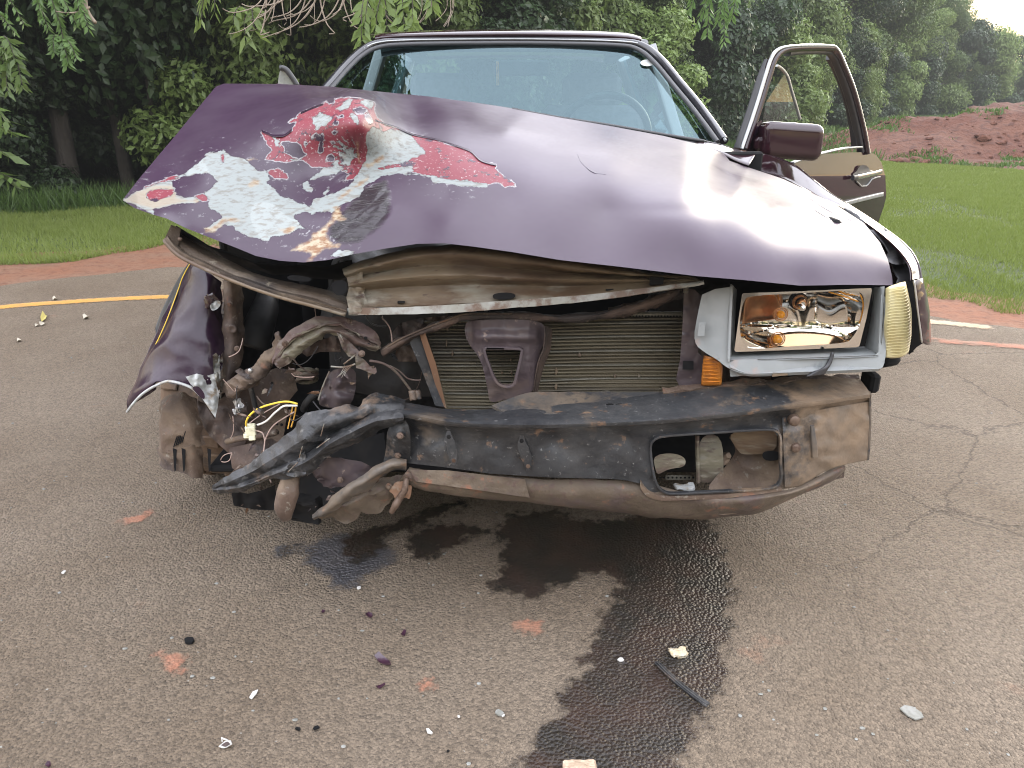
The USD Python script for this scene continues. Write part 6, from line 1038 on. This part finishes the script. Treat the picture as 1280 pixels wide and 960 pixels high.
# open front door on the right of the picture
DA = math.radians(48); dA = np.array([.80, 1.36, 1.0]); dD = np.array([math.sin(DA), math.cos(DA), 0]); dN = np.array([math.cos(DA), -math.sin(DA), 0])
def dp(pts, off=0.0): a = np.array(pts, float); return PL(a[:, 0], a[:, 1], dA + dN * off, dN)
def door_place(off): return lambda px, py, y: PL(px, py, dA + dN * off, dN) + np.asarray(y)[..., None] * dN
door = UsdGeom.Xform.Define(stage, str(car.GetPath()) + '/door').GetPrim(); cd(door, label='open front door with mirror and empty window frame')
DB = [(921, 192), (936, 188), (960, 198), (991, 204), (1010, 198), (1025, 193), (1060, 190.5), (1087, 190), (1095, 194), (1100, 203), (1102.5, 220), (1103.5, 244), (1102, 258), (1098, 278), (1092, 312), (1086, 336), (1000, 360), (925, 330)]
def door_bulge(q): return .016 * np.clip((q[:, 1] - 190) / 30, 0, 1) - .022 * np.clip((q[:, 1] - 247) / 60, 0, 1) * 1.4
m_, _, _ = patch(DB, [(1000, 220, 0.0)], 4, .05, extra=door_bulge, place=door_place(0)); obj('door_skin', m_, 'paint_clean', door, smooth=True)
WFo = [(926, 186), (945, 130), (957, 90), (963, 72), (970, 62), (980, 57.5), (1010, 55.5), (1042, 56), (1047, 60), (1058, 82), (1070, 112), (1079, 145), (1085, 172), (1088, 192)]
def mid(a, b, t): return [(x + (u - x) * t, y + (v - y) * t) for (x, y), (u, v) in zip(a, b)]
WFi = [(934, 186), (952, 133), (964, 95), (969, 79), (975, 71), (984, 66.5), (1010, 64.5), (1036, 65), (1040, 69), (1049, 88), (1060, 118), (1068, 148), (1073, 172), (1076, 190)]
obj('window_frame', sweep(dp(mid(WFo, WFi, .45)), rrect(.026, .034, .4), 90, up=dN), 'paint_clean', door, smooth=50)
obj('frame_trim', sweep(dp(mid(WFo, WFi, .15), .012), rrect(.009, .014, .4), 90, up=dN), 'silver_trim', door, smooth=50)
obj('window_rubber', sweep(dp(WFi[5:], -.012), rrect(.020, .03, .3), 60, up=dN), 'trim_black', door, smooth=50)
obj('inner_rubber', sweep(dp([(1037, 71), (1048, 92), (1058, 120), (1065, 150), (1069, 184)], -.03), rrect(.026, .03, .3), 30, up=dN), 'trim_black', door, smooth=50)
obj('sill_trim', sweep(dp([(990, 203.5), (1025, 192), (1062, 184.5), (1076, 184)], .004), rrect(.008, .020, .4), 20, up=dN), 'silver_trim', door, smooth=50)
obj('sail_panel', patch([(927, 186), (940, 158), (952, 150), (960, 172), (960, 200), (936, 190)], [(940, 170, 0)], 4, .01, place=door_place(-.004))[0], 'fender_paint', door)
obj('frame_seal', sweep(dp([(922, 186), (940, 134), (952, 96), (960, 76)], -.02), rrect(.02, .03, .3), 20, up=dN), 'trim_black', door, smooth=50)
obj('vent_glass', pane(patch([(981, 92), (985, 93), (1000, 149), (953, 153), (957, 128)], [(970, 130, 0)], 4, .004, place=door_place(-.06))), 'side_glass', door)
obj('vent_frame', sweep(dp([(971, 82), (983, 93), (990, 115), (1000, 149)], -.06), rrect(.008, .01), 14, up=dN), 'silver_trim', door, smooth=50)
obj('side_moulding', sweep(dp([(1000, 271), (1056, 254.5), (1103, 243)], .02), rrect(.019, .012, .3), 14, up=dN), 'silver_trim', door, smooth=50, label='pale side moulding strip across the open door')
obj('handle_recess', patch(rounded([(1074, 208), (1078, 206), (1084, 207), (1088, 213), (1088, 224), (1085, 231), (1079, 232.5), (1074, 229), (1070, 226), (1066, 223), (1066, 217), (1071, 214)]), [(1078, 219, 0)], 2, .004, place=door_place(.020))[0], 'trim_black', door)
obj('handle_rim', sweep(dp([(1071, 227), (1074, 230), (1078, 233), (1083, 232), (1087, 228), (1090, 224), (1100, 221)], .022), rrect(.005, .006), 30, up=dN), 'silver_trim', door, smooth=50)
obj('handle', cat([sweep(dp([(1069, 222), (1080, 219.5), (1092, 217), (1101, 214.5)], .034), rrect(.020, .014, .4), 14, up=dN)]), 'chrome', door, smooth=50)
obj('handle_button', sweep(dp([(1066, 222.5), (1071, 221.5)], .034), rrect(.022, .016, .4), 6, up=dN), 'trim_black', door, smooth=50)
import manifold3d as m3
def rbox(c, s, r, T=None):
    c, s = np.array(c), np.array(s) / 2 - r
    pts = [m3.Manifold.sphere(r, 20).translate([float(i * s[0]), float(j * s[1]), float(k * s[2])]) for i in (-1, 1) for j in (-1, 1) for k in (-1, 1)]
    h = m3.Manifold.batch_hull(pts).to_mesh(); m = tm(np.array(h.vert_properties)[:, :3], h.tri_verts); m.apply_transform(np.eye(4) if T is None else T); m.apply_translation(c); return m
mc = P(987, 174.5, 1.40)
mir = rbox(mc - [0, 0, .004], (.215, .12, .126), .030); v = np.array(mir.vertices); v[:, 2] += (v[:, 0] - mc[0]) * -.06; v[:, 2] -= np.where(v[:, 2] < mc[2], np.clip((v[:, 0] - mc[0] + .1) * .0, 0, 1), 0)
mir = tm(v, mir.faces); mr_ = obj('door_mirror', mir, 'paint_clean', door, smooth=True, label='dark purple door mirror'); obj('mirror_glass', box(mc + [0, .062, 0], (.19, .004, .09)), 'chrome', mr_)
obj('mirror_foot', box(P(950, 180, 1.41), (.05, .05, .05), bevel=.012), 'paint_clean', mr_)
# tip of the other open door
d2 = UsdGeom.Xform.Define(stage, numbered(str(car.GetPath()) + '/door')).GetPrim(); cd(d2, label='tip of the open door behind the raised hood corner')
y2 = 1.62
obj('door_skin', patch([(345, 104), (372, 103), (420, 130), (420, 330), (330, 330), (340, 130)], [(380, 200, y2 + .01)], 12, .04)[0], 'paint', d2)
obj('corner_glass', patch([(347, 107), (348.5, 94), (351, 85), (355, 86), (364, 96), (370, 107)], [(355, 95, y2)], 3, .006)[0], 'silver_trim', d2); obj('window_frame', tube([P(350, 84.5, y2 - .01), P(356, 86, y2 - .01), P(364, 95, y2 - .01), P(372, 108, y2 - .01)], .011, 14, 7), 'trim_black', d2, smooth=True)

# ------------------------------------------------------------------ spills and small debris on the road
road_film('coolant_spill', [(622, 660), (640, 642), (690, 640), (720, 648), (760, 652), (800, 650), (806, 640), (850, 640), (884, 650), (893, 668), (906, 690), (908, 712), (916, 735), (912, 752), (905, 770), (918, 790), (900, 815), (904, 850), (890, 880), (868, 912), (850, 945), (845, 990), (640, 1010), (655, 955), (668, 925), (700, 888), (708, 860), (735, 838), (728, 815), (752, 790), (757, 765), (775, 745), (770, 722), (745, 712), (720, 726), (690, 738), (665, 752), (645, 742), (610, 735), (632, 712), (625, 690)], .004, 'spill_look', .012, kind='stuff', label='wet dark coolant spill running from under the bumper towards the viewer')
road_film('oil_spill', [(508, 672), (530, 660), (560, 655), (610, 660), (600, 672), (570, 682), (545, 695), (525, 700), (510, 690)], .005, 'spill_look', .012, kind='stuff', label='small dark wet patch left of the main spill')
road_film('oil_spill', [(372, 690), (395, 674), (430, 668), (470, 672), (494, 690), (480, 712), (448, 730), (430, 742), (410, 725), (385, 708)], .004, 'oil_look', .012, kind='stuff', label='faded blue-black oil stain left of the spill')
road_film('oil_spill', [(430, 678), (450, 664), (500, 655), (540, 636), (575, 626), (590, 628), (560, 645), (520, 660), (480, 672), (470, 695), (445, 712), (430, 700)], .008, 'spill_look', .012, kind='stuff', label='narrow wet trail from the crushed corner to the oil stain')
road_film('oil_spill', [(340, 690), (355, 682), (372, 684), (368, 694), (350, 700)], .004, 'oil_look', .012, kind='stuff', label='small faint oil spot at the left end of the stains')
for pl, lb in (([(200, 822), (214, 816), (234, 818), (230, 832), (218, 842), (204, 838)], 'orange red dirt smear on the asphalt at lower left'), ([(150, 652), (175, 643), (195, 640), (182, 650), (160, 656)], 'thin red dirt smear below the left wheel'), ([(648, 780), (662, 778), (672, 788), (660, 793), (650, 788)], 'faint red mark between the stains'), ([(524, 856), (540, 850), (546, 858), (530, 864)], 'small red mark at the bottom centre left')):
    road_film('dirt_smear', pl, .004, 'red_smear', .012, kind='stuff', label=lb)
look('chip_white', (.42, .41, .385), (), .5, .1); look('chip_wood', (.36, .28, .20), [((.26, .19, .13), 60, .45, .6)], .7, .1, bump=(150, .001)); look('chip_purple', (.016, .006, .011), (), .25, .05, coat=.5); look('leaf_yellow', (.32, .27, .08), (), .6, .1); look('leaf_pale', (.32, .29, .23), (), .6, .1)
look('stone_grey', (.14, .14, .122), [((.18, .18, .165), 80, .45, .6)], .8, .1, bump=(120, .001)); look('plaster', (.40, .36, .27), [((.42, .32, .18), 60, .45, .62)], .8, .1, bump=(150, .003))
def chip(name, label, cat_, pts, h, mat, seed=0, tilt=.0, curl=0.0, step=None):
    """A thin chip cut to its outline (pixels), lying on the road."""
    g = G(*np.array(pts, float).T)[:, :2]; m = trimesh.creation.extrude_polygon(Polygon(g).buffer(0), h, engine='earcut')
    L = np.ptp(g, 0).max(); m = refine(m, max(L / 5, .004)); v = np.array(m.vertices); c = g.mean(0); r = np.random.default_rng(seed)
    k = r.uniform(-1, 1, 2); d = (v[:, :2] - c) @ (k / np.linalg.norm(k)); v[:, 2] += np.abs(d) * tilt + curl * d ** 2 / L + .003 + .15 * h * (noise(v / .006, seed) - .5)
    t = thing(name, label, cat_); obj('flake', tm(v, m.faces), mat, t); return t
def blob(px, py, w, h=None, k=7, rot=0.0, seed=0):
    r = np.random.default_rng(seed); h = h or w * .5; a = np.linspace(0, 2 * np.pi, k + 1)[:-1] + r.uniform(-.2, .2, k); q = r.uniform(.7, 1.15, k)
    x, y = np.cos(a) * w / 2 * q, np.sin(a) * h / 2 * q; return [(px + x[i] * math.cos(rot) - y[i] * math.sin(rot), py + x[i] * math.sin(rot) + y[i] * math.cos(rot)) for i in range(k)]
chip('paint_chip', 'longest dark purple paint flake, between the oil stain and the bottom edge', 'paint chip', [(468, 823), (474, 820), (487, 828), (489, 834), (484, 836), (475, 830)], .002, 'chip_purple', 1, .10, .6)
chip('paint_chip', 'dark purple paint flake just below the oil stain', 'paint chip', blob(462, 771, 11, 8, 6, .3, 2), .002, 'chip_purple', 2, .2, .6)
chip('paint_chip', 'small purple paint flake right of the one below the oil stain', 'paint chip', [(501, 796), (505, 789), (508, 791), (506, 797)], .002, 'chip_purple', 3, .2, .5)
chip('paint_chip', 'narrow purple paint sliver below the longest flake', 'paint chip', [(470, 861), (481, 856), (482, 858), (474, 863)], .002, 'chip_purple', 4, .15, .3)
chip('paint_chip', 'tiny dark flake above left of the purple flakes', 'paint chip', blob(404, 766, 7, 4, 5, -.6, 5), .0015, 'chip_purple', 5, .2)
chip('paint_chip', 'black chip right of the pink and white chip at lower left', 'paint chip', blob(395, 912, 10, 5, 6, -.2, 6), .002, 'black', 6, .2)
chip('paint_chip', 'black chip just left of another, right of the pink chip', 'paint chip', blob(373, 913, 9, 4.5, 6, .2, 7), .002, 'black', 7, .2)
chip('paint_chip', 'tiny black chip at the bottom left of the spill', 'paint chip', blob(560, 941, 5, 3.5, 5, 0, 8), .002, 'black', 8, .2)
chip('paint_chip', 'dark flake at the bottom edge on the left', 'paint chip', blob(61, 957, 7, 9, 5, .3, 9), .002, 'chip_purple', 9, .2)
chip('paint_chip', 'white sliver of trim at lower left, above the pink chip', 'paint chip', [(312, 874), (316, 867), (323, 864), (321, 869), (315, 876)], .002, 'chip_white', 10, .05)
chip('paint_chip', 'small white chip far left on the road', 'paint chip', [(77, 718), (80, 715), (83, 715), (80, 719)], .002, 'chip_white', 11, .05)
chip('paint_chip', 'white sliver standing beside the bottom centre left', 'paint chip', [(533, 914), (536, 914), (541, 919), (539, 920), (534, 918)], .004, 'chip_white', 12, .1)
chip('paint_chip', 'tiny white chip at the end of the oil stain', 'paint chip', blob(449, 736.5, 5, 4, 6, 0, 13), .003, 'chip_white', 13)
chip('paint_chip', 'tiny white speck right of the white sliver near the bottom', 'paint chip', blob(573.5, 897.5, 3.5, 3.5, 6, 0, 14), .002, 'chip_white', 14)
chip('paint_chip', 'white crumb on the wet spill left of the pale lump', 'paint chip', blob(776, 827, 8, 5, 6, .1, 15), .003, 'chip_white', 15)
chip('paint_chip', 'pale chip beside a dark smudge at the bottom left of the spill', 'paint chip', blob(629, 896, 6, 3, 5, -.5, 16), .002, 'chip_white', 16)
t = chip('paint_chip', 'curled pink and white paint flake at lower left', 'paint chip', [(274, 936), (282, 930), (289, 928), (291, 934), (284, 938)], .0015, 'chip_white', 17, .12, 1.0)
obj('pink_layer', chip_m := tm(*(lambda m: (np.array(m.vertices) + [0, 0, .0065], m.faces))(trimesh.creation.extrude_polygon(Polygon(G(*np.array([(277, 935), (283, 931), (288, 931), (288, 934), (283, 937)], float).T)[:, :2]), .001, engine='earcut'))), 'purple_metal', t)
obj('curl', tube([G(278, 927, .012), G(277, 922, .02), G(281, 924, .02), G(289, 930, .008)], .0014, 12, 5), 'chip_white', t, smooth=True)
chip('stone', 'dark stone chip above the orange smear at lower left', 'stone', blob(237, 804, 14, 8, 7, -.1, 18), .006, 'black', 18)
chip('stone', 'flat grey green stone set in the asphalt at lower right', 'stone', [(1124, 888), (1130, 884), (1140, 886), (1151, 893), (1154, 899), (1144, 902), (1134, 897)], .003, 'stone_grey', 19)
chip('stone', 'small dark stone near the bottom left of the spill', 'stone', blob(624, 893, 11, 8, 7, .3, 20), .004, 'stone_grey', 20)
m_ = crumple(refine(trimesh.creation.icosphere(2, 1).apply_scale((.021, .014, .009)), .005), .010, .012, 3); m_.apply_translation(G(849, 816, .010)); t = thing('pale_lump', 'pale crumbly lump lying on the wet spill', 'lump'); obj('lump', m_, 'plaster', t, smooth=True)
t = thing('rubber_strip', 'black rubber strip lying across the right edge of the spill', 'rubber strip'); obj('strip', sweep([G(821, 828, .010), G(845, 851, .010), G(866, 868, .009), G(885, 881, .008)], rrect(.013, .006, .3), 20, up=(0, 0, 1)), 'dark_plastic', t, smooth=50); obj('groove', tube([G(822, 828, .014), G(845, 850.5, .014), G(866, 867.5, .013), G(884, 880.5, .012)], .0012, 20, 5), 'trim_black', t)
t = thing('wood_chip', 'pale splinter of wood at the bottom edge on the spill', 'wood chip'); c = G(725, 960, .012); obj('splinter', crumple(refine(box(c, (.060, .03, .016), rz=.05, bevel=.004), .008), .004, .012, 2), 'chip_wood', t)
chip('fallen_leaf', 'yellow leaf on the road near the yellow line', 'leaf', [(51, 399), (54, 392), (59, 397), (58, 402), (52, 403)], .002, 'leaf_yellow', 21, .5, .5)
for i, (x, y, w) in enumerate(((53, 406, 9), (108, 398.5, 8), (46, 408, 5), (24, 427, 7), (69, 375, 6))): chip('fallen_leaf', ['pale dry leaf just below the yellow one', 'pale dry leaf right of the yellow one', 'tiny dry leaf left below the yellow one', 'pale dry leaf nearest the left edge of the road', 'pale leaf beside the yellow line'][i], 'leaf', blob(x, y, w, w * .45, 7, 0, 30 + i), .002, 'leaf_pale', 30 + i, .3, .4)
t = thing('twig', 'tiny pale forked twig on the road at left', 'twig'); obj('stem', cat([tube([G(119, 805, .006), G(122, 800, .008), G(124, 797, .006)], .0012, 8, 5), tube([G(122, 800, .008), G(125, 804, .006)], .001, 6, 5)]), 'dry_twig', t)
# scattered grit, too small to count
r6 = np.random.default_rng(66); gp = []
for k in range(240):
    x, y = r6.uniform(-40, 1320), r6.uniform(500, 1000) if k % 3 else r6.uniform(400, 520); p = G(x, y, .001); s = r6.uniform(.0015, .0045)
    gp.append(crumple(trimesh.creation.icosphere(0, 1).apply_scale((s * r6.uniform(.8, 1.7), s, s * .6)), s * .4, .01, k).apply_translation(p))
obj('grit', cat(gp), 'stone_grey', None, kind='stuff', label='loose grit scattered over the asphalt')
